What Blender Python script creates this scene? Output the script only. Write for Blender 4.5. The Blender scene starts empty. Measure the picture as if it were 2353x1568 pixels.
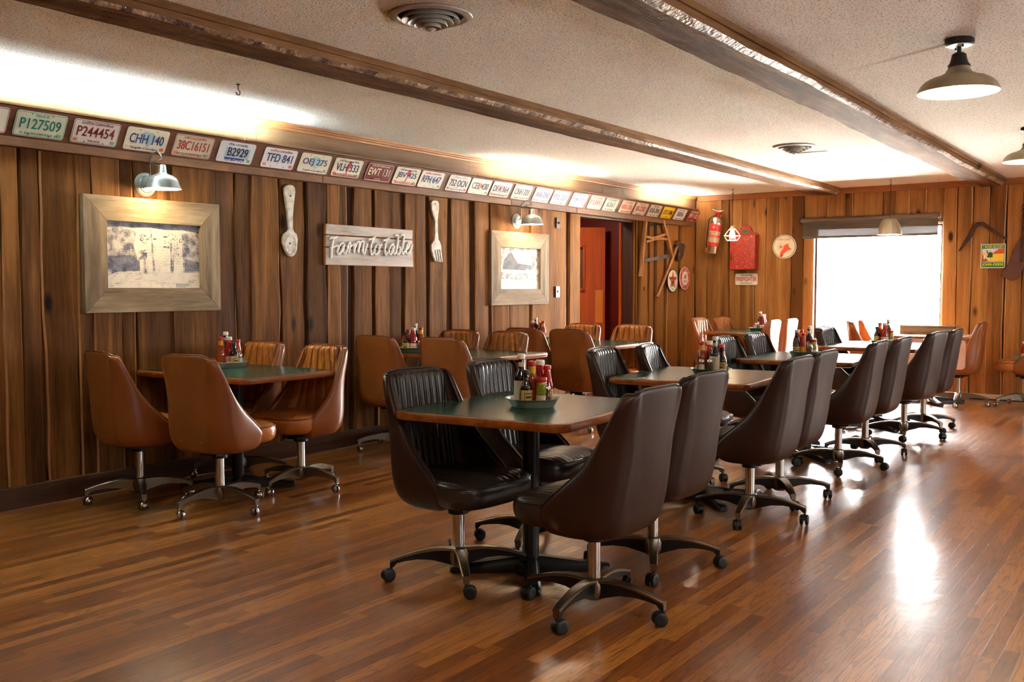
import bpy, bmesh, math, random
from mathutils import Vector, Matrix
PI = math.pi
rad = math.radians
random.seed(7)
sc = bpy.context.scene
COL = sc.collection

# ---------------------------------------------------------------- camera
CAM_H, FPX, YAW, PITCH = 1.27, 2201.0, rad(35.57), rad(3.245)
cam_d = bpy.data.cameras.new('camera')
cam = bpy.data.objects.new('camera', cam_d)
COL.objects.link(cam)
cam_d.sensor_width = 36.0
cam_d.lens = FPX / 2353.0 * 36.0
cam_d.clip_start, cam_d.clip_end = 0.05, 300
cam.location = (0, 0, CAM_H)
FW = Vector((math.cos(YAW) * math.cos(PITCH), math.sin(YAW) * math.cos(PITCH), -math.sin(PITCH)))
RT = Vector((math.sin(YAW), -math.cos(YAW), 0))
UP = RT.cross(FW)
cam.rotation_euler = Matrix((RT, UP, -FW)).transposed().to_euler()
sc.camera = cam

# ---------------------------------------------------------------- render look
sc.view_settings.view_transform = 'Standard'
sc.view_settings.look = 'None'
sc.view_settings.exposure = 1.5
sc.view_settings.gamma = 1.0
sc.view_settings.use_curve_mapping = False
sc.cycles.max_bounces = 8
sc.cycles.diffuse_bounces = 4
sc.cycles.glossy_bounces = 4
sc.cycles.transmission_bounces = 6
sc.cycles.transparent_max_bounces = 12
sc.cycles.caustics_reflective = False
sc.cycles.caustics_refractive = False
sc.cycles.sample_clamp_indirect = 30.0
sc.cycles.use_denoising = True

# ---------------------------------------------------------------- sky and large lights
world = bpy.data.worlds.new('overcast_sky')
sc.world = world
world.use_nodes = True
wn = world.node_tree
wn.nodes.clear()
w_out = wn.nodes.new('ShaderNodeOutputWorld')
w_bg = wn.nodes.new('ShaderNodeBackground')
w_bg.inputs['Color'].default_value = (1.0, 0.985, 0.96, 1)
SKY = 36.0
w_bg.inputs['Strength'].default_value = SKY
wn.links.new(w_bg.outputs[0], w_out.inputs[0])

# room
XB, YL, ZC = 11.85, 5.49, 2.465       # back wall, wall with the pictures, ceiling
XF, YR = -3.2, -4.2                    # unseen walls behind and right of the camera
WY0, WY1, WZ0, WZ1 = 2.385, 3.905, 0.22, 2.02   # back window opening


def area_light(name, loc, size, size_y, power, color, direction, portal=False, spread=180):
    d = bpy.data.lights.new(name, 'AREA')
    d.shape = 'RECTANGLE'
    d.size, d.size_y = size, size_y
    d.energy, d.color = power, color
    d.spread = rad(spread)
    o = bpy.data.objects.new(name, d)
    COL.objects.link(o)
    o.location = loc
    o.rotation_euler = Vector(direction).to_track_quat('-Z', 'Y').to_euler()
    if portal:
        d.cycles.is_portal = True
    return o


area_light('window_portal', (XB + 0.16, (WY0 + WY1) / 2, (WZ0 + WZ1) / 2), WZ1 - WZ0, WY1 - WY0, 1, (1, 1, 1), (-1, 0, 0), portal=True)
# added daylight fill along unseen wall stretches that have no window openings
area_light('side_fill', (7.6, YR + 0.05, 1.35), 2.6, 1.5, 9, (1.0, 0.95, 0.88), (0, 1, 0))
area_light('back_right_fill', (XB - 0.06, -1.2, 1.2), 2.4, 1.6, 30, (1.0, 0.96, 0.90), (-1, 0, .15))
# added fill aimed upward to brighten the ceiling
area_light('ceiling_fill', (7.6, YR + 0.12, 1.35), 2.6, 1.4, 80, (.90, .97, 1.0), (0, .6, .8))
area_light('ceiling_fill', (2.6, YR + 0.12, 1.35), 2.6, 1.4, 54, (.90, .97, 1.0), (0, .5, .86))
# added overhead fill above and beside the camera, without fixtures
for lx, ly in ((1.9, .95), (-.9, 1.0), (2.0, -1.7), (5.0, -1.7)):
    area_light('overhead_fill', (lx, ly, 2.2), .34, .34, 4.5, (1.0, .82, .58), (0, 0, -1))


# ---------------------------------------------------------------- picture rays -> points on real surfaces
def ray(px, py):
    return FW + RT * ((px - 1176.5) / FPX) + UP * (-(py - 784.0) / FPX)


def on_left(px, py, y=5.46):
    d = ray(px, py); t = y / d.y
    return Vector((t * d.x, y, CAM_H + t * d.z))


def on_back(px, py, x=11.82):
    d = ray(px, py); t = x / d.x
    return Vector((x, t * d.y, CAM_H + t * d.z))


def on_z(px, py, z):
    d = ray(px, py); t = (z - CAM_H) / d.z
    return Vector((t * d.x, t * d.y, z))


# ---------------------------------------------------------------- mesh helpers
class MB:
    def __init__(self):
        self.v, self.f, self.m, self.attr = [], [], [], []

    def add(self, vs, fs, mi=0, a=0.0):
        n = len(self.v)
        self.v += [tuple(p) for p in vs]
        self.attr += [a] * len(vs)
        for f in fs:
            self.f.append([i + n for i in f]); self.m.append(mi)

    def box(self, c, s, mi=0, rot=None, a=0.0):
        vs = [Vector((x * s[0] / 2, y * s[1] / 2, z * s[2] / 2)) for x in (-1, 1) for y in (-1, 1) for z in (-1, 1)]
        if rot is not None:
            vs = [rot @ p for p in vs]
        vs = [p + Vector(c) for p in vs]
        self.add(vs, [(0, 1, 3, 2), (4, 6, 7, 5), (0, 4, 5, 1), (2, 3, 7, 6), (0, 2, 6, 4), (1, 5, 7, 3)], mi, a)
        return self

    def loft(self, rings, mi=0, cap=True, closed=True, mis=None):
        n = len(rings[0]); vs = [p for r in rings for p in r]; fs = []
        k = n if closed else n - 1
        base = len(self.v)
        self.v += [tuple(p) for p in vs]; self.attr += [0.0] * len(vs)
        for i in range(len(rings) - 1):
            for j in range(k):
                j2 = (j + 1) % n
                self.f.append([base + i * n + j, base + i * n + j2, base + (i + 1) * n + j2, base + (i + 1) * n + j])
                self.m.append(mis[j] if mis else mi)
        if cap and closed:
            self.f.append([base + j for j in range(n)][::-1]); self.m.append(mi)
            self.f.append([base + (len(rings) - 1) * n + j for j in range(n)]); self.m.append(mi)
        return self

    def lathe(self, prof, n=24, c=(0, 0, 0), mi=0, cap=True, sx=1.0, sy=1.0):
        rings = [[(c[0] + r * sx * math.cos(2 * PI * j / n), c[1] + r * sy * math.sin(2 * PI * j / n), c[2] + z) for j in range(n)] for r, z in prof]
        return self.loft(rings, mi, cap)

    def tube(self, pts, r, n=8, mi=0, cap=True):
        pts = [Vector(p) for p in pts]; rings = []
        up = Vector((0, 0, 1))
        for i, p in enumerate(pts):
            t = (pts[min(i + 1, len(pts) - 1)] - pts[max(i - 1, 0)]).normalized()
            ref = up if abs(t.z) < 0.95 else Vector((0, 1, 0))
            s = t.cross(ref).normalized(); u = s.cross(t)
            rr = r[i] if isinstance(r, (list, tuple)) else r
            rings.append([p + s * (rr * math.cos(2 * PI * j / n)) + u * (rr * math.sin(2 * PI * j / n)) for j in range(n)])
        return self.loft(rings, mi, cap)

    def prism(self, poly, y0, y1, mi=0, mi_side=None, a=0.0):
        """poly in (x, z); extruded from y0 to y1"""
        n = len(poly)
        vs = [(x, y0, z) for x, z in poly] + [(x, y1, z) for x, z in poly]
        self.add(vs, [tuple(range(n)), tuple(range(2 * n - 1, n - 1, -1))], mi, a)
        self.add(vs, [(i, i + n, (i + 1) % n + n, (i + 1) % n) for i in range(n)], mi if mi_side is None else mi_side, a)
        return self

    def sphere(self, c, r, n=14, m=8, mi=0, sz=1.0):
        prof = [(max(1e-4, r * math.sin(PI * i / m)), -r * sz * math.cos(PI * i / m)) for i in range(m + 1)]
        return self.lathe(prof, n, c, mi)

    def build(self, name, mats, parent=None, bevel=0, subsurf=0, smooth=40, loc=None):
        me = bpy.data.meshes.new(name)
        me.from_pydata([tuple(p) for p in self.v], [], self.f)
        if not isinstance(mats, (list, tuple)):
            mats = [mats]
        for m in mats:
            me.materials.append(m)
        me.polygons.foreach_set('material_index', self.m)
        if any(self.attr):
            at = me.attributes.new('tint', 'FLOAT', 'POINT')
            at.data.foreach_set('value', self.attr)
        bm = bmesh.new(); bm.from_mesh(me)
        if subsurf or bevel or smooth:
            bmesh.ops.remove_doubles(bm, verts=bm.verts, dist=1e-6)
        bmesh.ops.recalc_face_normals(bm, faces=bm.faces)
        bm.to_mesh(me); bm.free()
        if smooth:
            me.polygons.foreach_set('use_smooth', [True] * len(me.polygons))
            if smooth < 180:
                me.set_sharp_from_angle(angle=rad(smooth))
        o = bpy.data.objects.new(name, me)
        COL.objects.link(o)
        if parent is not None:
            o.parent = parent
        if loc is not None:
            o.location = loc
        if bevel:
            b = o.modifiers.new('bevel', 'BEVEL'); b.width = bevel; b.segments = 2; b.limit_method = 'ANGLE'; b.angle_limit = rad(35)
        if subsurf:
            s = o.modifiers.new('subsurf', 'SUBSURF'); s.levels = subsurf; s.render_levels = subsurf
        return o


def tag(o, label, cat, group=None):
    o['label'] = label
    o['category'] = cat
    if group:
        o['group'] = group
    return o


def thing(name, label, cat, loc=(0, 0, 0), rz=0.0, group=None):
    o = bpy.data.objects.new(name, None)
    o.empty_display_size = 0.1
    COL.objects.link(o)
    o.location = loc
    o.rotation_euler = (0, 0, rz)
    return tag(o, label, cat, group)


def structure(o):
    o['kind'] = 'structure'
    return o


def copy_tree(o, parent=None):
    c = o.copy(); COL.objects.link(c)
    if parent is not None:
        c.parent = parent
    for ch in list(o.children):
        copy_tree(ch, c)
    return c


def rrect(w, h, r, n=5, cx=0, cz=0):
    pts = []
    for k, (sx, sz) in enumerate(((1, 1), (-1, 1), (-1, -1), (1, -1))):
        for i in range(n + 1):
            a = PI / 2 * k + PI / 2 * i / n
            pts.append((cx + sx * (w / 2 - r) + r * math.cos(a), cz + sz * (h / 2 - r) + r * math.sin(a)))
    return pts


def disc(r, n=40, cx=0, cz=0, a0=0, sx=1):
    return [(cx + sx * r * math.cos(2 * PI * i / n + a0), cz + r * math.sin(2 * PI * i / n + a0)) for i in range(n)]


def star_poly(R, r=None, cx=0, cz=0):
    r = r or R * 0.382
    return [(cx + (R if i % 2 == 0 else r) * math.cos(PI / 2 + i * PI / 5), cz + (R if i % 2 == 0 else r) * math.sin(PI / 2 + i * PI / 5)) for i in range(10)]


# ---------------------------------------------------------------- materials
def lin(c):
    return tuple(((x / 255.0) / 12.92 if x / 255.0 <= 0.04045 else (((x / 255.0) + 0.055) / 1.055) ** 2.4) for x in c) + (1.0,)


def new_mat(name):
    m = bpy.data.materials.new(name); m.use_nodes = True
    nt = m.node_tree
    b = nt.nodes['Principled BSDF']
    return m, nt, b


def N(nt, t, **kw):
    n = nt.nodes.new(t)
    for k, v in kw.items():
        if k in n.inputs:
            n.inputs[k].default_value = v
        else:
            setattr(n, k, v)
    return n


def plain(name, c, rough=0.5, metal=0.0, spec=0.5, coat=0.0, bump=None, vary=None, emit=0.0):
    m, nt, b = new_mat(name)
    b.inputs['Base Color'].default_value = lin(c)
    b.inputs['Roughness'].default_value = rough
    b.inputs['Metallic'].default_value = metal
    b.inputs['Specular IOR Level'].default_value = spec
    b.inputs['Coat Weight'].default_value = coat
    b.inputs['Coat Roughness'].default_value = 0.08
    if emit:
        b.inputs['Emission Color'].default_value = lin(c)
        b.inputs['Emission Strength'].default_value = emit
    tc = None
    if bump or vary:
        tc = N(nt, 'ShaderNodeTexCoord')
    if vary:
        no = N(nt, 'ShaderNodeTexNoise', Scale=vary[0], Detail=4.0)
        nt.links.new(tc.outputs['Object'], no.inputs['Vector'])
        mx = N(nt, 'ShaderNodeMix', data_type='RGBA')
        mx.inputs[6].default_value = lin(c); mx.inputs[7].default_value = lin(vary[1])
        rmp = N(nt, 'ShaderNodeValToRGB')
        rmp.color_ramp.elements[0].position = 0.42; rmp.color_ramp.elements[1].position = 0.62
        nt.links.new(no.outputs['Fac'], rmp.inputs[0])
        nt.links.new(rmp.outputs[0], mx.inputs[0])
        nt.links.new(mx.outputs[2], b.inputs['Base Color'])
    if bump:
        no = N(nt, 'ShaderNodeTexNoise', Scale=bump[0], Detail=3.0)
        nt.links.new(tc.outputs['Object'], no.inputs['Vector'])
        bp = N(nt, 'ShaderNodeBump', Strength=bump[1], Distance=bump[2] if len(bump) > 2 else 0.002)
        nt.links.new(no.outputs['Fac'], bp.inputs['Height'])
        nt.links.new(bp.outputs[0], b.inputs['Normal'])
    return m


def wood(name, dark, mid, light, axis='Z', stretch=14.0, scale=9.0, rough=0.55, knots=0.0, tint=0.0, spec=0.35, bump=0.25, coat=0.0, saw=0.0):
    """grain streched along axis; 'tint' attribute shifts tone and pattern from board to board"""
    m, nt, b = new_mat(name)
    L = nt.links.new
    tc = N(nt, 'ShaderNodeTexCoord')
    at = N(nt, 'ShaderNodeAttribute', attribute_name='tint')
    off = N(nt, 'ShaderNodeVectorMath', operation='SCALE'); off.inputs[0].default_value = (7.3, 11.1, 5.7)
    L(at.outputs['Fac'], off.inputs['Scale'])
    add = N(nt, 'ShaderNodeVectorMath', operation='ADD')
    L(tc.outputs['Object'], add.inputs[0]); L(off.outputs[0], add.inputs[1])
    mp = N(nt, 'ShaderNodeMapping')
    s = {'X': (1 / stretch, 1, 1), 'Y': (1, 1 / stretch, 1), 'Z': (1, 1, 1 / stretch)}[axis]
    mp.inputs['Scale'].default_value = tuple(scale * q for q in s)
    L(add.outputs[0], mp.inputs['Vector'])
    n1 = N(nt, 'ShaderNodeTexNoise', Scale=1.6, Detail=3.0, Distortion=0.6)
    L(mp.outputs[0], n1.inputs['Vector'])
    n2 = N(nt, 'ShaderNodeTexNoise', Scale=11.0, Detail=5.0, Roughness=0.65)
    L(mp.outputs[0], n2.inputs['Vector'])
    mxf = N(nt, 'ShaderNodeMath', operation='MULTIPLY_ADD'); mxf.inputs[1].default_value = 0.62
    sm = N(nt, 'ShaderNodeMath', operation='MULTIPLY'); sm.inputs[1].default_value = 0.38
    L(n2.outputs['Fac'], sm.inputs[0]); L(n1.outputs['Fac'], mxf.inputs[0]); L(sm.outputs[0], mxf.inputs[2])
    fac = mxf.outputs[0]
    if tint:
        tm = N(nt, 'ShaderNodeMath', operation='MULTIPLY_ADD'); tm.inputs[1].default_value = tint
        sb = N(nt, 'ShaderNodeMath', operation='SUBTRACT'); sb.inputs[1].default_value = 0.5
        L(at.outputs['Fac'], sb.inputs[0]); L(sb.outputs[0], tm.inputs[0]); L(fac, tm.inputs[2])
        fac = tm.outputs[0]
    rp = N(nt, 'ShaderNodeValToRGB')
    e = rp.color_ramp.elements
    e[0].position, e[0].color = 0.31, lin(dark)
    e[1].position, e[1].color = 0.69, lin(light)
    q = e.new(0.5); q.color = lin(mid)
    L(fac, rp.inputs[0])
    colr = rp.outputs[0]
    if knots:
        mk = N(nt, 'ShaderNodeMapping'); ks = {'X': (0.45, 1, 1), 'Y': (1, 0.45, 1), 'Z': (1, 1, 0.45)}[axis]
        mk.inputs['Scale'].default_value = tuple(knots * q for q in ks)
        L(add.outputs[0], mk.inputs['Vector'])
        vo = N(nt, 'ShaderNodeTexVoronoi', Scale=1.0)
        L(mk.outputs[0], vo.inputs['Vector'])
        kr = N(nt, 'ShaderNodeValToRGB')
        kr.color_ramp.elements[0].position, kr.color_ramp.elements[0].color = 0.07, (1, 1, 1, 1)
        kr.color_ramp.elements[1].position, kr.color_ramp.elements[1].color = 0.16, (0, 0, 0, 1)
        L(vo.outputs['Distance'], kr.inputs[0])
        mx = N(nt, 'ShaderNodeMix', data_type='RGBA')
        mx.inputs[7].default_value = lin(tuple(int(x * 0.62) for x in dark))
        L(kr.outputs[0], mx.inputs[0]); L(colr, mx.inputs[6])
        colr = mx.outputs[2]
    L(colr, b.inputs['Base Color'])
    b.inputs['Roughness'].default_value = rough
    b.inputs['Specular IOR Level'].default_value = spec
    b.inputs['Coat Weight'].default_value = coat
    b.inputs['Coat Roughness'].default_value = 0.12
    hgt = n2.outputs['Fac']
    if saw:
        wv = N(nt, 'ShaderNodeTexWave', wave_type='BANDS', bands_direction=axis, Scale=saw, Distortion=3.0, Detail=2.0)
        wv.inputs['Detail Scale'].default_value = 2.0
        L(tc.outputs['Object'], wv.inputs['Vector'])
        ad = N(nt, 'ShaderNodeMath', operation='ADD')
        L(wv.outputs['Fac'], ad.inputs[0]); L(hgt, ad.inputs[1]); hgt = ad.outputs[0]
    bp = N(nt, 'ShaderNodeBump', Strength=bump, Distance=0.004)
    L(hgt, bp.inputs['Height']); L(bp.outputs[0], b.inputs['Normal'])
    return m


def vinyl(name, c, rough=0.33, ribs=None, spec=0.5):
    m, nt, b = new_mat(name)
    L = nt.links.new
    tc = N(nt, 'ShaderNodeTexCoord')
    n1 = N(nt, 'ShaderNodeTexNoise', Scale=260.0, Detail=2.0)
    n2 = N(nt, 'ShaderNodeTexNoise', Scale=5.0, Detail=3.0)
    L(tc.outputs['Object'], n1.inputs['Vector']); L(tc.outputs['Object'], n2.inputs['Vector'])
    mx = N(nt, 'ShaderNodeMix', data_type='RGBA')
    mx.inputs[6].default_value = lin(tuple(x * 0.86 for x in c)); mx.inputs[7].default_value = lin(tuple(min(255, x * 1.1) for x in c))
    L(n2.outputs['Fac'], mx.inputs[0]); L(mx.outputs[2], b.inputs['Base Color'])
    mr = N(nt, 'ShaderNodeMapRange'); mr.inputs['To Min'].default_value = rough - 0.06; mr.inputs['To Max'].default_value = rough + 0.1
    L(n2.outputs['Fac'], mr.inputs['Value']); L(mr.outputs[0], b.inputs['Roughness'])
    b.inputs['Specular IOR Level'].default_value = spec
    b1 = N(nt, 'ShaderNodeBump', Strength=0.12, Distance=0.001)
    L(n1.outputs['Fac'], b1.inputs['Height'])
    nrm = b1.outputs[0]
    if ribs:
        sep = N(nt, 'ShaderNodeSeparateXYZ'); L(tc.outputs['Object'], sep.inputs[0])
        mu = N(nt, 'ShaderNodeMath', operation='MULTIPLY'); mu.inputs[1].default_value = PI / ribs
        L(sep.outputs['Y'], mu.inputs[0])
        si = N(nt, 'ShaderNodeMath', operation='SINE'); L(mu.outputs[0], si.inputs[0])
        ab = N(nt, 'ShaderNodeMath', operation='ABSOLUTE'); L(si.outputs[0], ab.inputs[0])
        pw = N(nt, 'ShaderNodeMath', operation='POWER'); pw.inputs[1].default_value = 0.35
        L(ab.outputs[0], pw.inputs[0])
        b2 = N(nt, 'ShaderNodeBump', Distance=0.006)
        ge = N(nt, 'ShaderNodeNewGeometry'); sn = N(nt, 'ShaderNodeSeparateXYZ'); L(ge.outputs['True Normal'], sn.inputs[0])
        up = N(nt, 'ShaderNodeMapRange'); up.inputs['From Min'].default_value = .55; up.inputs['From Max'].default_value = .85; up.inputs['To Max'].default_value = .55
        L(sn.outputs['Z'], up.inputs['Value']); L(up.outputs[0], b2.inputs['Strength'])
        L(pw.outputs[0], b2.inputs['Height']); L(b1.outputs[0], b2.inputs['Normal'])
        nrm = b2.outputs[0]
    L(nrm, b.inputs['Normal'])
    return m


def glassy(name, c, rough=0.05, alpha=1.0):
    """coloured glass bottle: glossy coat over the colour of what is inside"""
    return plain(name, c, rough=rough, spec=0.6, coat=0.6, vary=(60, tuple(max(0, x * 0.8) for x in c)))


def make_floor_mat():
    m, nt, b = new_mat('oak_strip_floor')
    L = nt.links.new
    tc = N(nt, 'ShaderNodeTexCoord')
    br = N(nt, 'ShaderNodeTexBrick')
    br.offset, br.offset_frequency = 0.37, 2
    br.inputs['Scale'].default_value = 1.0
    br.inputs['Brick Width'].default_value = 0.85
    br.inputs['Row Height'].default_value = 0.057
    br.inputs['Mortar Size'].default_value = 0.0011
    br.inputs['Mortar Smooth'].default_value = 0.3
    br.inputs['Color1'].default_value = (0.0, 0.0, 0.0, 1)
    br.inputs['Color2'].default_value = (1, 1, 1, 1)
    br.inputs['Mortar'].default_value = (0.0, 0.0, 0.0, 1)
    # shift every row by its own amount so that the end joints are irregular
    sep = N(nt, 'ShaderNodeSeparateXYZ'); L(tc.outputs['Object'], sep.inputs[0])
    dv = N(nt, 'ShaderNodeMath', operation='DIVIDE'); dv.inputs[1].default_value = 0.057; L(sep.outputs['Y'], dv.inputs[0])
    fl = N(nt, 'ShaderNodeMath', operation='FLOOR'); L(dv.outputs[0], fl.inputs[0])
    wh = N(nt, 'ShaderNodeTexWhiteNoise', noise_dimensions='1D'); L(fl.outputs[0], wh.inputs['W'])
    ad = N(nt, 'ShaderNodeMath', operation='MULTIPLY_ADD'); ad.inputs[1].default_value = 3.0
    L(wh.outputs['Value'], ad.inputs[0]); L(sep.outputs['X'], ad.inputs[2])
    cb = N(nt, 'ShaderNodeCombineXYZ'); L(ad.outputs[0], cb.inputs[0]); L(sep.outputs['Y'], cb.inputs[1])
    L(cb.outputs[0], br.inputs['Vector'])
    # grain
    rowoff = N(nt, 'ShaderNodeVectorMath', operation='SCALE'); rowoff.inputs[0].default_value = (13.0, 7.0, 5.0)
    L(br.outputs['Color'], rowoff.inputs['Scale'])
    rw = N(nt, 'ShaderNodeVectorMath', operation='ADD'); L(cb.outputs[0], rw.inputs[0]); L(rowoff.outputs[0], rw.inputs[1])
    mp = N(nt, 'ShaderNodeMapping'); mp.inputs['Scale'].default_value = (1.3, 17.0, 1.0); L(rw.outputs[0], mp.inputs['Vector'])
    n1 = N(nt, 'ShaderNodeTexNoise', Scale=1.2, Detail=2.0, Distortion=1.0); L(mp.outputs[0], n1.inputs['Vector'])
    # cathedral figure: rings of the low frequency noise
    rg = N(nt, 'ShaderNodeMath', operation='MULTIPLY'); rg.inputs[1].default_value = 46.0; L(n1.outputs['Fac'], rg.inputs[0])
    sn = N(nt, 'ShaderNodeMath', operation='SINE'); L(rg.outputs[0], sn.inputs[0])
    fg = N(nt, 'ShaderNodeMapRange'); fg.inputs['From Min'].default_value = 0.35; fg.inputs['From Max'].default_value = 1.0
    L(sn.outputs[0], fg.inputs['Value'])
    mp2 = N(nt, 'ShaderNodeMapping'); mp2.inputs['Scale'].default_value = (6.0, 160.0, 1.0); L(rw.outputs[0], mp2.inputs['Vector'])
    n2 = N(nt, 'ShaderNodeTexNoise', Scale=1.0, Detail=4.0, Roughness=0.6); L(mp2.outputs[0], n2.inputs['Vector'])
    # tone
    t1 = N(nt, 'ShaderNodeMath', operation='MULTIPLY_ADD'); t1.inputs[1].default_value = 0.48
    t2 = N(nt, 'ShaderNodeMath', operation='MULTIPLY'); t2.inputs[1].default_value = 0.45
    L(n2.outputs['Fac'], t2.inputs[0]); L(br.outputs['Color'], t1.inputs[0]); L(t2.outputs[0], t1.inputs[2])
    rp = N(nt, 'ShaderNodeValToRGB'); e = rp.color_ramp.elements
    e[0].position, e[0].color = 0.10, lin((92, 48, 18))
    e[1].position, e[1].color = 0.74, lin((190, 124, 54))
    q = e.new(0.42); q.color = lin((146, 85, 33))
    L(t1.outputs[0], rp.inputs[0])
    mx = N(nt, 'ShaderNodeMix', data_type='RGBA'); mx.inputs[7].default_value = lin((66, 32, 15))
    fm = N(nt, 'ShaderNodeMath', operation='MULTIPLY'); fm.inputs[1].default_value = 0.5; L(fg.outputs[0], fm.inputs[0])
    L(fm.outputs[0], mx.inputs[0]); L(rp.outputs[0], mx.inputs[6])
    mj = N(nt, 'ShaderNodeMix', data_type='RGBA'); mj.inputs[7].default_value = lin((44, 22, 10))
    jf = N(nt, 'ShaderNodeMath', operation='MULTIPLY'); jf.inputs[1].default_value = 0.75; L(br.outputs['Fac'], jf.inputs[0])
    L(jf.outputs[0], mj.inputs[0]); L(mx.outputs[2], mj.inputs[6])
    L(mj.outputs[2], b.inputs['Base Color'])
    # worn varnish
    n3 = N(nt, 'ShaderNodeTexNoise', Scale=2.3, Detail=4.0); L(tc.outputs['Object'], n3.inputs['Vector'])
    mr = N(nt, 'ShaderNodeMapRange'); mr.inputs['From Min'].default_value = 0.3; mr.inputs['From Max'].default_value = 0.7
    mr.inputs['To Min'].default_value = 0.28; mr.inputs['To Max'].default_value = 0.36
    L(n3.outputs['Fac'], mr.inputs['Value']); L(mr.outputs[0], b.inputs['Roughness'])
    b.inputs['Specular IOR Level'].default_value = 0.5
    b.inputs['Coat Weight'].default_value = 0.42
    b.inputs['Coat Roughness'].default_value = 0.15
    n4 = N(nt, 'ShaderNodeTexNoise', Scale=9.0, Detail=2.0); L(tc.outputs['Object'], n4.inputs['Vector'])
    bp = N(nt, 'ShaderNodeBump', Strength=0.16, Distance=0.01); L(n4.outputs['Fac'], bp.inputs['Height'])
    bp2 = N(nt, 'ShaderNodeBump', Strength=0.22, Distance=0.002, invert=True); L(br.outputs['Fac'], bp2.inputs['Height']); L(bp.outputs[0], bp2.inputs['Normal'])
    L(bp2.outputs[0], b.inputs['Normal']); L(bp2.outputs[0], b.inputs['Coat Normal'])
    return m


def make_ceiling_mat():
    m, nt, b = new_mat('popcorn_ceiling')
    L = nt.links.new
    tc = N(nt, 'ShaderNodeTexCoord')
    n1 = N(nt, 'ShaderNodeTexNoise', Scale=105.0, Detail=2.0, Roughness=0.6); L(tc.outputs['Object'], n1.inputs['Vector'])
    n2 = N(nt, 'ShaderNodeTexNoise', Scale=1.6, Detail=3.0); L(tc.outputs['Object'], n2.inputs['Vector'])
    rp = N(nt, 'ShaderNodeValToRGB'); e = rp.color_ramp.elements
    e[0].position, e[0].color = 0.34, lin((172, 166, 156))
    e[1].position, e[1].color = 0.47, lin((244, 240, 231))
    L(n1.outputs['Fac'], rp.inputs[0])
    # tea-coloured leak stain running out from the ceiling lamp
    sx = N(nt, 'ShaderNodeSeparateXYZ'); L(tc.outputs['Object'], sx.inputs[0])
    A, B2 = Vector((5.14, 1.03)), Vector((5.52, 1.72))
    dx, dy = (B2 - A).normalized()
    def dot(ax, ay, c):
        m1 = N(nt, 'ShaderNodeMath', operation='MULTIPLY_ADD'); m1.inputs[1].default_value = ax; m1.inputs[2].default_value = c
        L(sx.outputs['X'], m1.inputs[0])
        m2 = N(nt, 'ShaderNodeMath', operation='MULTIPLY_ADD'); m2.inputs[1].default_value = ay
        L(sx.outputs['Y'], m2.inputs[0]); L(m1.outputs[0], m2.inputs[2])
        return m2.outputs[0]
    across = dot(-dy, dx, dy * A.x - dx * A.y)
    along = dot(dx, dy, -(dx * A.x + dy * A.y))
    ab = N(nt, 'ShaderNodeMath', operation='ABSOLUTE'); L(across, ab.inputs[0])
    r1 = N(nt, 'ShaderNodeMapRange'); r1.inputs['From Min'].default_value = 0.035; r1.inputs['From Max'].default_value = 0.0; L(ab.outputs[0], r1.inputs['Value'])
    r2 = N(nt, 'ShaderNodeMapRange'); r2.inputs['From Min'].default_value = 0.78; r2.inputs['From Max'].default_value = 0.0; L(along, r2.inputs['Value'])
    r3 = N(nt, 'ShaderNodeMath', operation='GREATER_THAN'); r3.inputs[1].default_value = 0.0; L(along, r3.inputs[0])
    p1 = N(nt, 'ShaderNodeMath', operation='MULTIPLY'); L(r1.outputs[0], p1.inputs[0]); L(r2.outputs[0], p1.inputs[1])
    p2 = N(nt, 'ShaderNodeMath', operation='MULTIPLY'); L(p1.outputs[0], p2.inputs[0]); L(r3.outputs[0], p2.inputs[1])
    p3 = N(nt, 'ShaderNodeMath', operation='MULTIPLY'); p3.inputs[1].default_value = 0.75; L(p2.outputs[0], p3.inputs[0])
    mx = N(nt, 'ShaderNodeMix', data_type='RGBA'); mx.inputs[7].default_value = lin((150, 116, 78))
    L(p3.outputs[0], mx.inputs[0]); L(rp.outputs[0], mx.inputs[6])
    L(mx.outputs[2], b.inputs['Base Color'])
    b.inputs['Roughness'].default_value = 0.95
    b.inputs['Specular IOR Level'].default_value = 0.1
    bp = N(nt, 'ShaderNodeBump', Strength=0.5, Distance=0.006); L(n1.outputs['Fac'], bp.inputs['Height'])
    L(bp.outputs[0], b.inputs['Normal'])
    return m


M = {}
M['floor'] = make_floor_mat()
M['ceiling'] = make_ceiling_mat()
M['plank'] = wood('rough_wall_boards', (66, 39, 16), (108, 68, 30), (152, 102, 50), 'Z', 16, 6, 0.72, spec=.15, knots=4.2, tint=0.5, bump=0.5)
M['plank_back'] = wood('pine_wall_boards', (104, 66, 30), (144, 97, 48), (180, 126, 68), 'Z', 16, 6, 0.66, spec=.18, knots=4.2, tint=0.6, bump=0.4)
M['recess'] = wood('recessed_boards', (50, 30, 16), (76, 46, 24), (98, 62, 34), 'Z', 16, 7, 0.7, bump=0.4)
M['lit_edge'] = wood('lit_raw_edge', (150, 98, 54), (186, 132, 80), (208, 158, 106), 'Z', 10, 9, 0.5, bump=0.3)  # raw board edges lightened: the light catching them is put into the colour
M['beam'] = wood('hewn_beam', (88, 58, 35), (134, 95, 61), (176, 134, 92), 'X', 10, 8, 0.8, tint=0.25, bump=0.45, saw=24.0, spec=.1)
M['beam_edge'] = wood('beam_side', (104, 73, 45), (138, 100, 63), (164, 124, 84), 'X', 10, 8, 0.7, spec=.15, knots=3.0, bump=0.4)
M['bark'] = plain('bark_edge', (176, 146, 118), rough=0.5, bump=(34, 0.9, 0.02), vary=(14, (82, 54, 40)))
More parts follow.
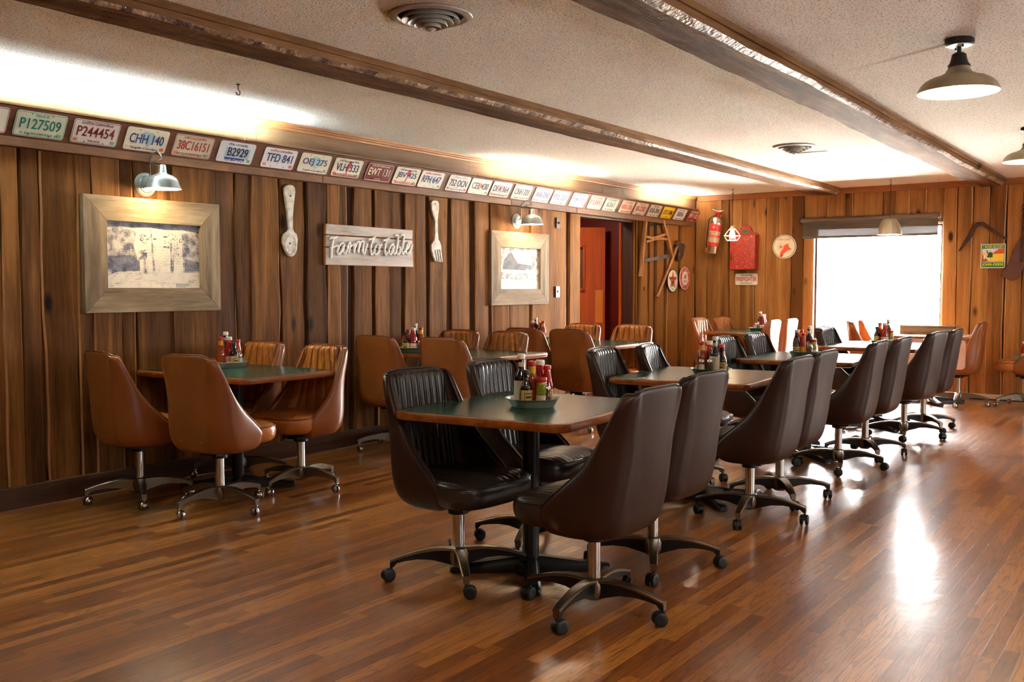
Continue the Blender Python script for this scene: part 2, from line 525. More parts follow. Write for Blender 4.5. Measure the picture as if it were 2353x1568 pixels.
M['ledge'] = wood('stained_ledge', (84, 48, 30), (104, 60, 38), (122, 74, 46), 'X', 12, 8, 0.5, bump=0.3)
M['ledge_low'] = wood('ledge_rail', (96, 60, 36), (122, 80, 48), (144, 98, 60), 'X', 12, 9, 0.55, bump=0.4, tint=0.2)
M['plywood'] = wood('birch_panel', (112, 85, 60), (132, 102, 73), (148, 117, 86), 'X', 9, 4, 0.42, bump=0.08)
M['trim'] = wood('trim_wood', (140, 90, 52), (168, 112, 66), (190, 134, 84), 'X', 14, 8, 0.5, bump=0.2)
M['trim_y'] = wood('trim_wood_back', (128, 76, 40), (156, 96, 52), (178, 116, 66), 'Y', 14, 8, 0.5, bump=0.2)
M['base'] = wood('baseboard_wood', (58, 36, 22), (78, 50, 30), (98, 66, 42), 'X', 14, 8, 0.5, bump=0.2)
M['drab_wall'] = plain('unseen_wall_paneling', (142, 100, 66), rough=0.7, vary=(3, (110, 74, 46)))
M['barnwood'] = wood('grey_barnwood', (104, 84, 60), (150, 128, 98), (182, 162, 130), 'X', 12, 8, 0.7, knots=2.2, bump=0.4, tint=0.2)
M['barnwood_z'] = wood('grey_barnwood_upright', (100, 80, 58), (146, 126, 98), (180, 160, 130), 'Z', 12, 8, 0.7, knots=2.2, bump=0.4, tint=0.2)
M['tan'] = vinyl('tan_vinyl_shaded', (152, 89, 42), 0.32)  # outer backs: their shade is put into this darker copy
M['tan_lit'] = vinyl('tan_vinyl_lit', (190, 118, 53), 0.27)  # same vinyl, brighter copy for the lit inner side and seat
M['tan_pipe'] = plain('tan_piping', (120, 66, 32), 0.35)
M['brown'] = vinyl('brown_vinyl', (54, 32, 24), 0.37, spec=.38)
M['dark'] = vinyl('dark_vinyl', (50, 42, 39), 0.25)
M['dark_rib'] = vinyl('dark_ribbed_vinyl', (50, 42, 39), 0.28, ribs=0.036)
M['dark_pipe'] = plain('dark_piping', (34, 27, 24), 0.35)
M['chrome'] = plain('chrome', (205, 203, 198), 0.14, 1.0)
M['pewter'] = plain('cast_pewter', (142, 134, 122), 0.34, 1.0, bump=(60, 0.1))
M['bronze'] = plain('worn_bronze', (150, 134, 116), 0.33, 1.0)
M['black'] = plain('black_paint', (14, 14, 14), 0.42)
M['iron'] = plain('black_cast_iron', (20, 20, 21), 0.38, bump=(80, 0.2))
M['rubber'] = plain('black_plastic', (20, 20, 20), 0.45)
M['laminate'] = plain('green_laminate', (30, 78, 62), 0.24, spec=0.5, vary=(18, (26, 70, 56)))
M['edge'] = wood('table_edge', (112, 58, 22), (146, 82, 34), (168, 100, 46), 'X', 8, 9, 0.3, bump=0.1, coat=0.3)
M['leaf'] = plain('flare_tinted_leaf', (222, 184, 168), 0.3, vary=(6, (214, 172, 154)))  # pinkish window flare put into the colour of hanging leaf and top
M['galv'] = plain('galvanised_metal', (172, 178, 168), 0.42, 0.5, vary=(30, (152, 160, 150)))
M['traygreen'] = plain('grey_green_enamel', (96, 120, 108), 0.35, 0.3)
M['lampgrey'] = plain('silver_grey_enamel', (162, 170, 168), 0.34, 0.6)
M['lampwhite'] = plain('white_enamel', (240, 236, 226), 0.45)
M['lampbrown'] = plain('aged_bronze_shade', (172, 160, 134), 0.45, 0.2, vary=(8, (156, 140, 112)))
M['darkmetal'] = plain('dark_metal', (52, 50, 50), 0.42, 0.6)
M['bulb'] = plain('lit_bulb', (255, 226, 176), 0.3, emit=26.0)
M['ventwhite'] = plain('painted_vent', (196, 192, 184), 0.45, vary=(12, (176, 172, 164)))
M['ventdark'] = plain('vent_throat', (20, 20, 20), 0.8)
M['whiteplastic'] = plain('white_plastic', (232, 230, 224), 0.4)
M['white'] = plain('white_paint', (236, 230, 220), 0.5, vary=(20, (222, 214, 202)))
M['chalk'] = plain('distressed_white', (226, 220, 208), 0.6, vary=(26, (196, 186, 170)), bump=(60, 0.2))
M['board'] = wood('whitewashed_board', (160, 146, 134), (204, 194, 186), (222, 214, 208), 'X', 10, 7, 0.7, bump=0.2, tint=0.1)
M['rawedge'] = plain('raw_wood_edge', (178, 124, 72), 0.65)
M['letters'] = plain('white_letters', (250, 248, 242), 0.35)
M['shade'] = None
M['red'] = plain('distressed_red', (168, 48, 32), 0.5, vary=(22, (150, 38, 26)))
M['doorred'] = wood('orange_red_door', (150, 58, 16), (186, 80, 24), (204, 100, 34), 'Z', 16, 5, 0.42, bump=0.05)
M['wallred'] = plain('dark_red_paint', (112, 24, 8), 0.5)
M['jamb'] = plain('dark_brown_jamb', (78, 44, 32), 0.55)
M['brass'] = plain('copper_plate', (226, 128, 44), 0.34, 0.4)
M['steel'] = plain('polished_steel', (226, 222, 212), 0.27, 1.0, bump=(6, 0.1))
M['rust'] = plain('rusted_iron', (92, 66, 54), 0.6, 0.5, bump=(50, 0.3), vary=(14, (74, 54, 46)))
M['rustgrey'] = plain('old_saw_steel', (122, 108, 98), 0.5, 0.6, vary=(12, (98, 84, 76)))
M['paddle'] = plain('brown_painted_blade', (104, 66, 54), 0.6, vary=(7, (92, 58, 48)))
M['handle'] = wood('worn_handle', (150, 98, 54), (180, 124, 72), (204, 150, 94), 'Z', 10, 12, 0.5, bump=0.1)
M['heater'] = plain('cream_heater', (214, 200, 172), 0.5)
M['cord'] = plain('dark_cord', (30, 26, 22), 0.5)


def make_clear(name, tint=(1, 1, 1), amount=0.95):
    m, nt, b = new_mat(name)
    nt.nodes.remove(b)
    out = nt.nodes['Material Output']
    tr = N(nt, 'ShaderNodeBsdfTransparent'); tr.inputs[0].default_value = (*tint, 1)
    gl = N(nt, 'ShaderNodeBsdfGlossy'); gl.inputs['Roughness'].default_value = 0.02
    fr = N(nt, 'ShaderNodeFresnel', IOR=1.45)
    mx = N(nt, 'ShaderNodeMixShader')
    nt.links.new(fr.outputs[0], mx.inputs[0]); nt.links.new(tr.outputs[0], mx.inputs[1]); nt.links.new(gl.outputs[0], mx.inputs[2])
    nt.links.new(mx.outputs[0], out.inputs['Surface'])
    return m


def make_screen(name):
    """woven solar shade: mostly dark thread, a few percent open"""
    m, nt, b = new_mat(name)
    out = nt.nodes['Material Output']
    b.inputs['Base Color'].default_value = lin((92, 84, 74)); b.inputs['Roughness'].default_value = 0.8
    tr = N(nt, 'ShaderNodeBsdfTransparent'); tr.inputs[0].default_value = (1, 1, 1, 1)
    mx = N(nt, 'ShaderNodeMixShader'); mx.inputs[0].default_value = 0.06
    nt.links.new(b.outputs[0], mx.inputs[1]); nt.links.new(tr.outputs[0], mx.inputs[2]); nt.links.new(mx.outputs[0], out.inputs['Surface'])
    return m


M['pane'] = make_clear('window_glass')
M['clear'] = make_clear('clear_glass', (0.93, 0.95, 0.93))
M['shade'] = make_screen('solar_shade')
M['shadebar'] = plain('shade_bar', (104, 94, 84), 0.5)

PAINT = {}


def paint(c, rough=0.45):
    k = (tuple(c), rough)
    if k not in PAINT:
        PAINT[k] = plain('paint_%02x%02x%02x' % tuple(int(x) for x in c), c, rough)
    return PAINT[k]


# ---------------------------------------------------------------- lettering
def letters(name, body, mat, parent, u, w, z, hgt, y=-0.002, depth=0.0015, shear=0.0, tilt=None, stretch=True, bold=0.0):
    """flat raised lettering that fits a w x hgt box centred at (u, z), facing local -Y"""
    cu = bpy.data.curves.new(name, 'FONT')
    cu.body = body
    cu.size = 1.0
    cu.extrude = 0.01
    cu.offset = bold
    cu.shear = shear
    cu.resolution_u = 3
    to = bpy.data.objects.new(name, cu)
    me = bpy.data.meshes.new_from_object(to)
    bpy.data.objects.remove(to)
    bpy.data.curves.remove(cu)
    xs = [v.co.x for v in me.vertices]; ys = [v.co.y for v in me.vertices]
    if not xs:
        return None
    x0, x1, y0, y1 = min(xs), max(xs), min(ys), max(ys)
    sx = w / max(1e-6, x1 - x0); sy = hgt / max(1e-6, y1 - y0)
    if not stretch:
        sx = sy = min(sx, sy)
    for v in me.vertices:
        X = (v.co.x - (x0 + x1) / 2) * sx + u
        Z = (v.co.y - (y0 + y1) / 2) * sy + z
        Y = y - (v.co.z + 0.01) / 0.02 * depth
        v.co = (X, Y, Z)
    me.materials.clear(); me.materials.append(mat)
    me.update()
    o = bpy.data.objects.new(name, me)
    COL.objects.link(o)
    o.parent = parent
    return o


def arc_letters(name, body, mat, parent, r, a_mid, a_span, hgt, y=-0.002, inward=False, sx=1.0):
    """letters set round a circle in the local XZ plane"""
    verts, faces = [], []
    n = len(body)
    for i, chx in enumerate(body):
        if chx == ' ':
            continue
        a = a_mid + a_span * (0.5 - (i + 0.5) / n) * (-1 if inward else 1)
        cu = bpy.data.curves.new('c', 'FONT'); cu.body = chx; cu.size = 1.0; cu.extrude = 0.01; cu.resolution_u = 2
        to = bpy.data.objects.new('c', cu); me = bpy.data.meshes.new_from_object(to)
        bpy.data.objects.remove(to); bpy.data.curves.remove(cu)
        xs = [v.co.x for v in me.vertices]
        xm = (min(xs) + max(xs)) / 2
        s = hgt / 0.73
        rot = a - PI / 2 + (PI if inward else 0)
        base = len(verts)
        for v in me.vertices:
            lx, lz = (v.co.x - xm) * s * 0.85, (v.co.y - 0.36) * s
            verts.append((r * math.cos(a) + lx * math.cos(rot) - lz * math.sin(rot), y - (v.co.z + 0.01) * 0.05, r * math.sin(a) + lx * math.sin(rot) + lz * math.cos(rot)))
        for p in me.polygons:
            faces.append([base + q for q in p.vertices])
        bpy.data.meshes.remove(me)
    me = bpy.data.meshes.new(name); me.from_pydata([(v[0] * sx, v[1], v[2]) for v in verts], [], faces); me.materials.append(mat)
    o = bpy.data.objects.new(name, me); COL.objects.link(o); o.parent = parent
    return o

# ================================================================ the setting
fl = MB()
fl.add([(XF, YR, 0), (XB + .15, YR, 0), (XB + .15, YL, 0), (XF, YL, 0), (XF, YR, -.08), (XB + .15, YR, -.08), (XB + .15, YL, -.08), (XF, YL, -.08)],
       [(0, 1, 2, 3), (7, 6, 5, 4), (0, 4, 5, 1), (1, 5, 6, 2), (2, 6, 7, 3), (3, 7, 4, 0)])
fl.box((9.3, 6.3, -.04), (2.2, 1.62, .08))
floor = structure(fl.build('floor', M['floor'], smooth=0))
cl = MB(); cl.box(((XF + XB) / 2, (YR + YL + .15) / 2, ZC + .04), (XB - XF + .3, YL - YR + .3, .08))
ceiling = structure(cl.build('ceiling', M['ceiling'], smooth=0))


def plank(mb, mapper, s0, s1, z0, z1, th, wav, mi=0, tint=0.5, step=0.085):
    """one upright board with hand-cut wandering edges; mapper(s, depth, z) -> world"""
    n = max(2, int((z1 - z0) / step))
    ph = [random.uniform(0, 6.28) for _ in range(8)]
    fr = [random.uniform(1.2, 3.0), random.uniform(4, 8), random.uniform(11, 19), random.uniform(1.2, 3.0), random.uniform(4, 8), random.uniform(11, 19)]
    al, ar = wav * random.uniform(.3, 1), wav * random.uniform(.3, 1)
    rings = []
    el, er = (2 if random.random() < .3 else mi), (2 if random.random() < .3 else mi)
    c, c2 = [min(.018 if e_ == 2 else .007, (s1 - s0) * .15) for e_ in (el, er)]
    for i in range(n + 1):
        z = z0 + (z1 - z0) * i / n
        l = s0 + al * (math.sin(fr[0] * z + ph[0]) + .45 * math.sin(fr[1] * z + ph[1]) + .22 * math.sin(fr[2] * z + ph[2]))
        r = s1 + ar * (math.sin(fr[3] * z + ph[3]) + .45 * math.sin(fr[4] * z + ph[4]) + .22 * math.sin(fr[5] * z + ph[5]))
        if r < l + .02:
            r = l + .02
        rings.append([mapper(l, 0, z), mapper(l + c * .35, th * .75, z), mapper(l + c, th, z), mapper(r - c2, th, z), mapper(r - c2 * .35, th * .75, z), mapper(r, 0, z)])
    base = len(mb.v)
    mb.loft(rings, mi, True, True, mis=[mi, el, mi, er, mi, mi])
    for k in range(base, len(mb.v)):
        mb.attr[k] = tint


map_left = lambda s, d, z: (s, YL - d, z)
map_back = lambda s, d, z: (XB - d, s, z)
LX = lambda px: on_left(px, 620, 5.465).x
BY = lambda px: on_back(px, 620, 11.825).y
DX0, DX1, DZ = 8.915, 10.15, 2.05        # doorway in the picture wall

wl = MB()
wl.box(((XF + DX0) / 2, YL + .075, ZC / 2), (DX0 - XF, .15, ZC), 1)
wl.box(((DX1 + XB + .15) / 2, YL + .075, ZC / 2), (XB + .15 - DX1, .15, ZC), 1)
wl.box(((DX0 + DX1) / 2, YL + .075, (DZ + ZC) / 2), (DX1 - DX0, .15, ZC - DZ), 1)
lb = [(-75, 2), (6, 47), (49, 91), (96, 176), (179, 211), (213, 273), (275, 309), (312, 396), (399, 487), (489, 541), (544, 574), (577, 640), (646, 698), (704, 750),
      (753, 780), (782, 800), (813, 855), (862, 892), (893, 922), (929, 956), (957, 979), (986, 1029), (1038, 1079), (1090, 1121), (1129, 1170), (1173, 1215), (1220, 1262), (1264, 1302),
      (1458, 1464), (1470, 1487), (1492, 1503), (1508, 1526), (1531, 1541), (1543, 1560), (1565, 1574), (1577, 1590), (1592, 1608)]
tl = [.5, .62, .42, .56, .44, .66, .3, .5, .6, .3, .2, .55, .62, .34, .62, .5, .58, .5, .3, .55, .5, .6, .62, .55, .7, .6, .75, .7, .8, 1.1, .95, 1.15, 1.0, 1.15, .95, 1.05, .9]  # last boards, past the doorway: raking window light put into paler tints
for k, (a, b) in enumerate(lb):
    xa, xb = LX(a - (2.6 if k and a - lb[k - 1][1] < 5 else 0)), min(LX(b + (2.6 if k + 1 < len(lb) and lb[k + 1][0] - b < 5 else 0)), XB - .005)
    plank(wl, map_left, xa, xb, .02, 2.056, .022 + .008 * (k % 3), .006 if xb - xa < .12 else .013, 0, tl[k % len(tl)])
x = LX(-82)
while x > XF + .1:
    w = random.uniform(.12, .24)
    plank(wl, map_left, x - w, x - .008, .02, 2.056, .024, .01, 0, random.uniform(.3, .65))
    x -= w + random.choice((.0, .03))
wall_left = structure(wl.build('wall_left', [M['plank'], M['recess'], M['lit_edge']], smooth=30))

up = MB()
for a, b in ((XF, .6), (.603, 2.2), (2.203, 4.535), (4.538, 6.98), (6.983, 9.41), (9.413, XB - .002)):
    up.box(((a + b) / 2, YL - .006, (2.06 + 2.44) / 2), (b - a, .012, .38))
structure(up.build('upper_panel', M['plywood'], wall_left, smooth=0))

wb = MB()
wb.box((XB + .075, (WY1 + YL) / 2, ZC / 2), (.15, YL - WY1, ZC), 1)
wb.box((XB + .075, (YR + WY0) / 2, ZC / 2), (.15, WY0 - YR, ZC), 1)
wb.box((XB + .075, (WY0 + WY1) / 2, (WZ1 + ZC) / 2), (.15, WY1 - WY0, ZC - WZ1), 1)
wb.box((XB + .075, (WY0 + WY1) / 2, WZ0 / 2), (.15, WY1 - WY0, WZ0), 1)
bb = [(1598, 1623), (1624, 1657), (1658, 1673), (1675, 1703), (1704, 1735), (1737, 1758), (1759, 1786), (1787, 1818), (1819, 1845), (1846, 1865),
      (2167, 2197), (2199, 2231), (2233, 2271), (2272, 2308), (2311, 2346), (2348, 2392)]
tb = [.5, .6, .32, .6, .52, .66, .56, .62, .08, .7, .72, .56, .66, .36, .64, .5]
for k, (a, b) in enumerate(bb):
    y1, y0 = BY(a - 1.4), BY(b + 1.4)
    y1 = min(y1, YL - .03)
    plank(wb, map_back, y0, y1 - .002, .065, 2.405, .02 + .008 * (k % 3), .005 if y1 - y0 < .12 else .009, 0, tb[k % len(tb)])
ab = [(1866, 1876), (1877, 1896), (1898, 1935), (1936, 1957), (1959, 1994), (1995, 2024), (2026, 2057), (2060, 2087), (2088, 2126), (2128, 2165)]
for k, (a, b) in enumerate(ab):
    y1, y0 = BY(a - 1.4), BY(b + 1.4)
    plank(wb, map_back, y0, y1, WZ1 + .01, 2.405, .02 + .008 * ((k * 2) % 3), .004, 0, [.6, .55, .6, .2, .62, .56, .35, .66, .6, .5][k])
    plank(wb, map_back, y0, y1, .065, WZ0 - .02, .02, .003, 0, .5)
y = BY(2394)
while y > YR + .1:
    w = random.uniform(.14, .24)
    plank(wb, map_back, y - w, y - .006, .065, 2.405, .024, .01, 0, random.uniform(.3, .7))
    y -= w
wall_back = structure(wb.build('wall_back', [M['plank_back'], M['recess'], M['lit_edge']], smooth=30))

for nm, c, s in (('wall_right', ((XF + XB) / 2, YR - .06, ZC / 2), (XB - XF + .3, .12, ZC)), ('wall_front', (XF - .06, (YR + YL) / 2, ZC / 2), (.12, YL - YR + .2, ZC))):
    q = MB(); q.box(c, s); structure(q.build(nm, M['drab_wall'], smooth=0))

# crown mouldings, baseboards
prof = [(5.488, 2.463), (5.435, 2.463), (5.437, 2.450), (5.447, 2.445), (5.449, 2.437), (5.462, 2.430), (5.466, 2.418), (5.476, 2.412), (5.488, 2.412)]
q = MB(); q.loft([[(xx, a, b) for a, b in prof] for xx in (XF, XB - .03)]); structure(q.build('trim_1', M['trim'], smooth=20))
q = MB(); q.box((XB - .028, (YR + YL - .06) / 2, 2.428), (.05, YL - YR - .07, .07)); structure(q.build('trim_2', M['trim_y'], bevel=.004))
q = MB()
q.box(((XF + DX0 - .12) / 2, YL - .028, .065), (DX0 - XF - .12, .05, .13)); q.box(((DX1 + XB) / 2 + .03, YL - .028, .065), (XB - DX1 - .08, .05, .13))
structure(q.build('baseboard_left', M['base'], bevel=.004))
q = MB(); q.box((XB - .03, (YR + YL - .1) / 2, .04), (.055, YL - YR - .12, .05)); q.box((XB - .02, (YR + YL - .1) / 2, .0075), (.03, YL - YR - .12, .015), 1)  # lower strip black: shade of the gap under the board put into colour
structure(q.build('baseboard_back', [M['heater'], M['black']], bevel=.003))

# slanted ledge that hides the tube lights and carries the plates
LEND = 11.62
q = MB(); q.loft([[(xx, 5.412, 2.104), (xx, 5.322, 2.262), (xx, 5.338, 2.272), (xx, 5.430, 2.112)] for xx in (XF, LEND)])
ledge = structure(q.build('trim_3', M['ledge'], smooth=0))
q = MB()
for a, b, t in ((XF, 2.0, .3), (2.0, 5.1, .4), (5.105, 7.55, .6), (7.555, 8.75, .2), (8.755, LEND, .7)):
    q.box(((a + b) / 2, 5.449, 2.081), (b - a, .085, .054), 0, None, t)
structure(q.build('rail', M['ledge_low'], ledge, bevel=.003))
q = MB()
for a, b in ((XF, 4.30), (4.31, 6.9), (6.91, 9.9), (9.91, LEND)):
    q.box(((a + b) / 2, 5.332, 2.273), (b - a, .03, .012))
structure(q.build('cap_strip', M['plywood'], ledge, smooth=0))
q = MB(); q.add([(LEND - .012, 5.412, 2.106), (LEND - .012, 5.334, 2.262), (LEND - .012, YL - .01, 2.262), (LEND - .012, YL - .01, 2.106)], [(0, 1, 2, 3)])
q.add([(LEND, 5.412, 2.106), (LEND, 5.334, 2.262), (LEND, YL - .01, 2.262), (LEND, YL - .01, 2.106)], [(3, 2, 1, 0)])
q.add([(LEND - .012, 5.334, 2.262), (LEND, 5.334, 2.262), (LEND, YL - .01, 2.262), (LEND - .012, YL - .01, 2.262)], [(0, 1, 2, 3)])
structure(q.build('end_board', M['ledge'], ledge, smooth=0))
# tube lights lying in the trough behind the ledge
for a, b, pw, cc in ((.0, 1.5, 17, (.74, .93, 1.0)), (1.6, 3.1, 21, (.74, .93, 1.0)), (3.15, 4.6, 21, (.74, .93, 1.0)), (7.25, 8.75, 16, (1.0, .88, .70)), (10.3, 11.55, 15, (1.0, .92, .80))):
    area_light('cove_tube', ((a + b) / 2, 5.362, 2.262), .04, b - a, pw, cc, (0, 0, 1)).rotation_euler = (Matrix.Rotation(rad(24), 3, 'X') @ Matrix(((0, 1, 0), (1, 0, 0), (0, 0, -1)))).to_euler()

# doorway: side boards, jamb, hall behind with its half open door
q = MB(); n0 = LX(1308)
for k, (a, b, th) in enumerate(((n0, DX0, .034), (DX1, DX1 + .03, .03))):
    plank(q, map_left, a, b, .0, DZ, th, .003, 0, .75)
structure(q.build('trim_4', [M['plank'], M['recess'], M['lit_edge']], smooth=30))
q = MB(); q.box((DX1 - .008, YL + .075, DZ / 2), (.016, .148, DZ)); q.box((DX0 + .008, YL + .075, DZ / 2), (.016, .148, DZ)); q.box(((DX0 + DX1) / 2, YL + .075, DZ - .008), (DX1 - DX0 - .034, .148, .016))
q.box((DX1 - .025, YL + .15, DZ / 2), (.05, .02, DZ), 1)
for k in range(4):
    q.box((DX1 - .018, YL + .03 + k * .03, DZ / 2), (.006, .012, DZ - .04), 0)
structure(q.build('door_1', [M['jamb'], M['doorred']], smooth=0))
q = MB()
q.box((10.33, 6.36, 1.2), (.06, 1.44, 2.4)); q.box((8.25, 6.36, 1.2), (.06, 1.44, 2.4)); q.box((9.29, 7.1, 1.2), (2.14, .06, 2.4)); q.box((9.29, 6.36, 2.43), (2.14, 1.48, .06))
structure(q.build('wall_hall', M['wallred'], smooth=0))
dv = Vector((-.5817, .8134, 0)); ang = math.atan2(dv.y, dv.x)
dr = bpy.data.objects.new('door_2', None); COL.objects.link(dr)
dr.location = (10.18, 5.885, 0); dr.rotation_euler = (0, 0, ang + PI)    # local -x runs along the leaf away from the latch edge, -y faces the dining room
structure(dr)
q = MB()
q.box((-.125, .02, 1.0), (.25, .04, 1.98)); q.box((-.715, .02, 1.0), (.27, .04, 1.98)); q.box((-.415, .02, .625), (.33, .04, 1.23)); q.box((-.415, .02, 1.875), (.33, .04, .23))
structure(q.build('leaf', M['doorred'], dr, smooth=0))
q = MB()
for c, s in (((-.26, -.006, 1.5), (.03, .02, .56)), ((-.57, -.006, 1.5), (.03, .02, .56)), ((-.415, -.006, 1.235), (.34, .02, .03)), ((-.415, -.006, 1.765), (.34, .02, .03))):
    q.box(c, s)
structure(q.build('glass_bead', M['doorred'], dr, bevel=.003))
q = MB(); q.box((-.415, .02, 1.5), (.33, .006, .53)); structure(q.build('pane', plain('smoky_glass', (120, 86, 72), .15), dr, smooth=0))
q = MB(); q.box((-.075, -.003, 1.03), (.095, .004, .40), 0)
for a, b in ((-.115, .845), (-.115, 1.215), (-.035, .845), (-.035, 1.215), (-.115, 1.03), (-.035, 1.03)):
    q.lathe([(.004, 0), (.004, .002)], 8, (a, -.006, b), 1)
structure(q.build('push_plate', [M['brass'], M['jamb']], dr, smooth=0))
area_light('hall_fill', (9.2, 6.0, 2.38), .3, .3, 5.5, (1.0, .8, .6), (0, 0, -1))  # added warm fill for the hall, no fixture there

# beams
for bi, yr in enumerate((3.545, 1.752)):
    rn = random.Random(20 + bi)
    P = [[rn.uniform(0, 6.3) for _ in range(5)] for _ in range(4)]
    def wob(k, x, a):
        p = P[k]
        return a * (math.sin(.9 * x + p[0]) + .6 * math.sin(2.3 * x + p[1]) + .35 * math.sin(5.1 * x + p[2]) + .22 * math.sin(11 * x + p[3]) + .15 * math.sin(23 * x + p[4]))
    q = MB(); xs = [XF + .02 + i * .1 for i in range(int((XB - .03 - XF) / .1))] + [XB - .005]
    q.loft([[(x, yr, ZC - .001), (x, yr + wob(3, x, .003), 2.432), (x, yr + .30, 2.432), (x, yr + .30, ZC - .001)] for x in xs])
    beam = structure(q.build('beam_%d' % (bi + 1), M['beam_edge'], smooth=30))
    q = MB()
    xs = [XF + .02 + i * .05 for i in range(int((XB - .03 - XF) / .05))] + [XB - .01]
    rings = []
    for x in xs:
        w0, w1, w2, w3 = wob(0, x, .006), wob(1, x, .007), wob(2, x, .012), wob(3, x, .004)
        rings.append([(x, yr + .012 + w0 * .4, 2.4315), (x, yr + .016 + w0, 2.404 + w3), (x, yr + .045 + w1, 2.387 + w3 * .5), (x, yr + .272 + w2, 2.386), (x, yr + .297 + w2, 2.398), (x, yr + .30 + w2, 2.4315)])
    q.loft(rings, 0, True, True, mis=[1, 2, 0, 1, 1, 0])
    structure(q.build('slab', [M['beam'], M['beam_edge'], M['bark']], beam, smooth=50))

# window in the back wall
q = MB(); wy, wz = (WY0 + WY1) / 2, (WZ0 + WZ1) / 2
q.box((XB + .06, WY1 - .012, wz), (.11, .024, WZ1 - WZ0)); q.box((XB + .06, WY0 + .012, wz), (.11, .024, WZ1 - WZ0))
q.box((XB + .06, wy, WZ1 - .012), (.11, WY1 - WY0 - .05, .024)); q.box((XB + .05, wy, WZ0 + .012), (.15, WY1 - WY0 - .05, .024))
win = structure(q.build('window_1', M['white'], smooth=0))
q = MB()
q.box((XB + .085, WY1 - .034, wz), (.05, .02, WZ1 - WZ0 - .05)); q.box((XB + .085, WY0 + .034, wz), (.05, .02, WZ1 - WZ0 - .05))
q.box((XB + .085, wy, WZ1 - .034), (.05, WY1 - WY0 - .09, .02)); q.box((XB + .085, wy, WZ0 + .034), (.05, WY1 - WY0 - .09, .02))
structure(q.build('stop', M['jamb'], win, smooth=0))
q = MB(); q.box((XB + .085, wy, wz), (.006, WY1 - WY0 - .09, WZ1 - WZ0 - .09)); structure(q.build('pane', M['pane'], win, smooth=0))
# pale lot outside
q = MB(); q.box((XB + 20.3, 6, -.3), (40, 60, .1)); structure(q.build('ground', plain('pale_gravel', (232, 226, 214), .9), smooth=0))
sd = bpy.data.lights.new('sun', 'SUN'); sd.energy = 90; sd.color = (1.0, .97, .92); sd.angle = .01
so = bpy.data.objects.new('sun', sd); COL.objects.link(so); so.rotation_euler = Vector((.62, .12, -.78)).to_track_quat('-Z', 'Y').to_euler()   # high behind the building: lights the lot, not the room

# ================================================================ chairs
SH_Z = [.285, .298, .325, .37, .42, .47, .53, .60, .68, .76, .83, .875, .897, .905]
SH_W = [.165, .200, .226, .241, .246, .245, .241, .236, .230, .224, .218, .212, .203, .190]
SH_RD = [-.11, -.170, -.200, -.218, -.228, -.237, -.246, -.255, -.265, -.275, -.284, -.290, -.292, -.289]
SH_RT = [-.11, -.165, -.192, -.208, -.216, -.222, -.227, -.232, -.237, -.242, -.246, -.249, -.250, -.247]
SH_FD = [.05, .09, .112, .118, .090, .042, -.026, -.088, -.138, -.176, -.202, -.218, -.228, -.238]
SH_FT = [.05, .09, .115, .125, .105, .062, .000, -.058, -.106, -.142, -.166, -.180, -.190, -.198]
SH_R, SH_F = SH_RD, SH_FD


def interp(z, xs, ys):
    """smooth curve through the profile points"""
    if z <= xs[0]:
        return ys[0]
    n = len(xs)
    for i in range(n - 1):
        if z <= xs[i + 1]:
            h = xs[i + 1] - xs[i]; t = (z - xs[i]) / h; d = (ys[i + 1] - ys[i]) / h
            d0 = (ys[i] - ys[i - 1]) / (xs[i] - xs[i - 1]) if i else d
            d1 = (ys[i + 2] - ys[i + 1]) / (xs[i + 2] - xs[i + 1]) if i + 2 < n else d
            m0, m1 = (d + d0) / 2 * h, (d + d1) / 2 * h
            return (2 * t ** 3 - 3 * t * t + 1) * ys[i] + (t ** 3 - 2 * t * t + t) * m0 + (3 * t * t - 2 * t ** 3) * ys[i + 1] + (t ** 3 - t * t) * m1
    return ys[-1]


def shell_path(z, rc0, bow):
    """half of the C-shaped plan at height z as (length, x, y, nx, ny) samples, from the middle of the back to the wing tip"""
    w, r, f = interp(z, SH_Z, SH_W), interp(z, SH_Z, SH_R), interp(z, SH_Z, SH_F)
    rc = max(.012, min(rc0, f - r - .004, w * .8))
    pts = []
    for i in range(5):
        y = (w - rc) * i / 4
        pts.append((r - bow * (1 - (y / w) ** 2) + bow, y, 1.0, 0.0))
    for i in range(1, 7):
        a = PI / 2 * i / 6
        pts.append((r + rc - rc * math.cos(a), w - rc + rc * math.sin(a), math.cos(a), -math.sin(a)))
    for i in range(1, 5):
        pts.append((r + rc + (f - r - rc) * i / 4, w - .012 * (i / 4) ** 2, 0.0, -1.0))
    out, L = [], 0.0
    for i, p in enumerate(pts):
        if i:
            L += math.hypot(p[0] - pts[i - 1][0], p[1] - pts[i - 1][1])
        out.append((L,) + p)
    return out


def at_len(path, s):
    sg = 1 if s >= 0 else -1
    s = min(abs(s), path[-1][0])
    for i in range(len(path) - 1):
        if s <= path[i + 1][0] + 1e-9:
            d = path[i + 1][0] - path[i][0]
            t = 0 if d < 1e-9 else (s - path[i][0]) / d
            q = [path[i][k] + (path[i + 1][k] - path[i][k]) * t for k in range(1, 5)]
            return q[0], q[1] * sg, q[2], q[3] * sg
    q = path[-1]
    return q[1], q[2] * sg, q[3], q[4] * sg


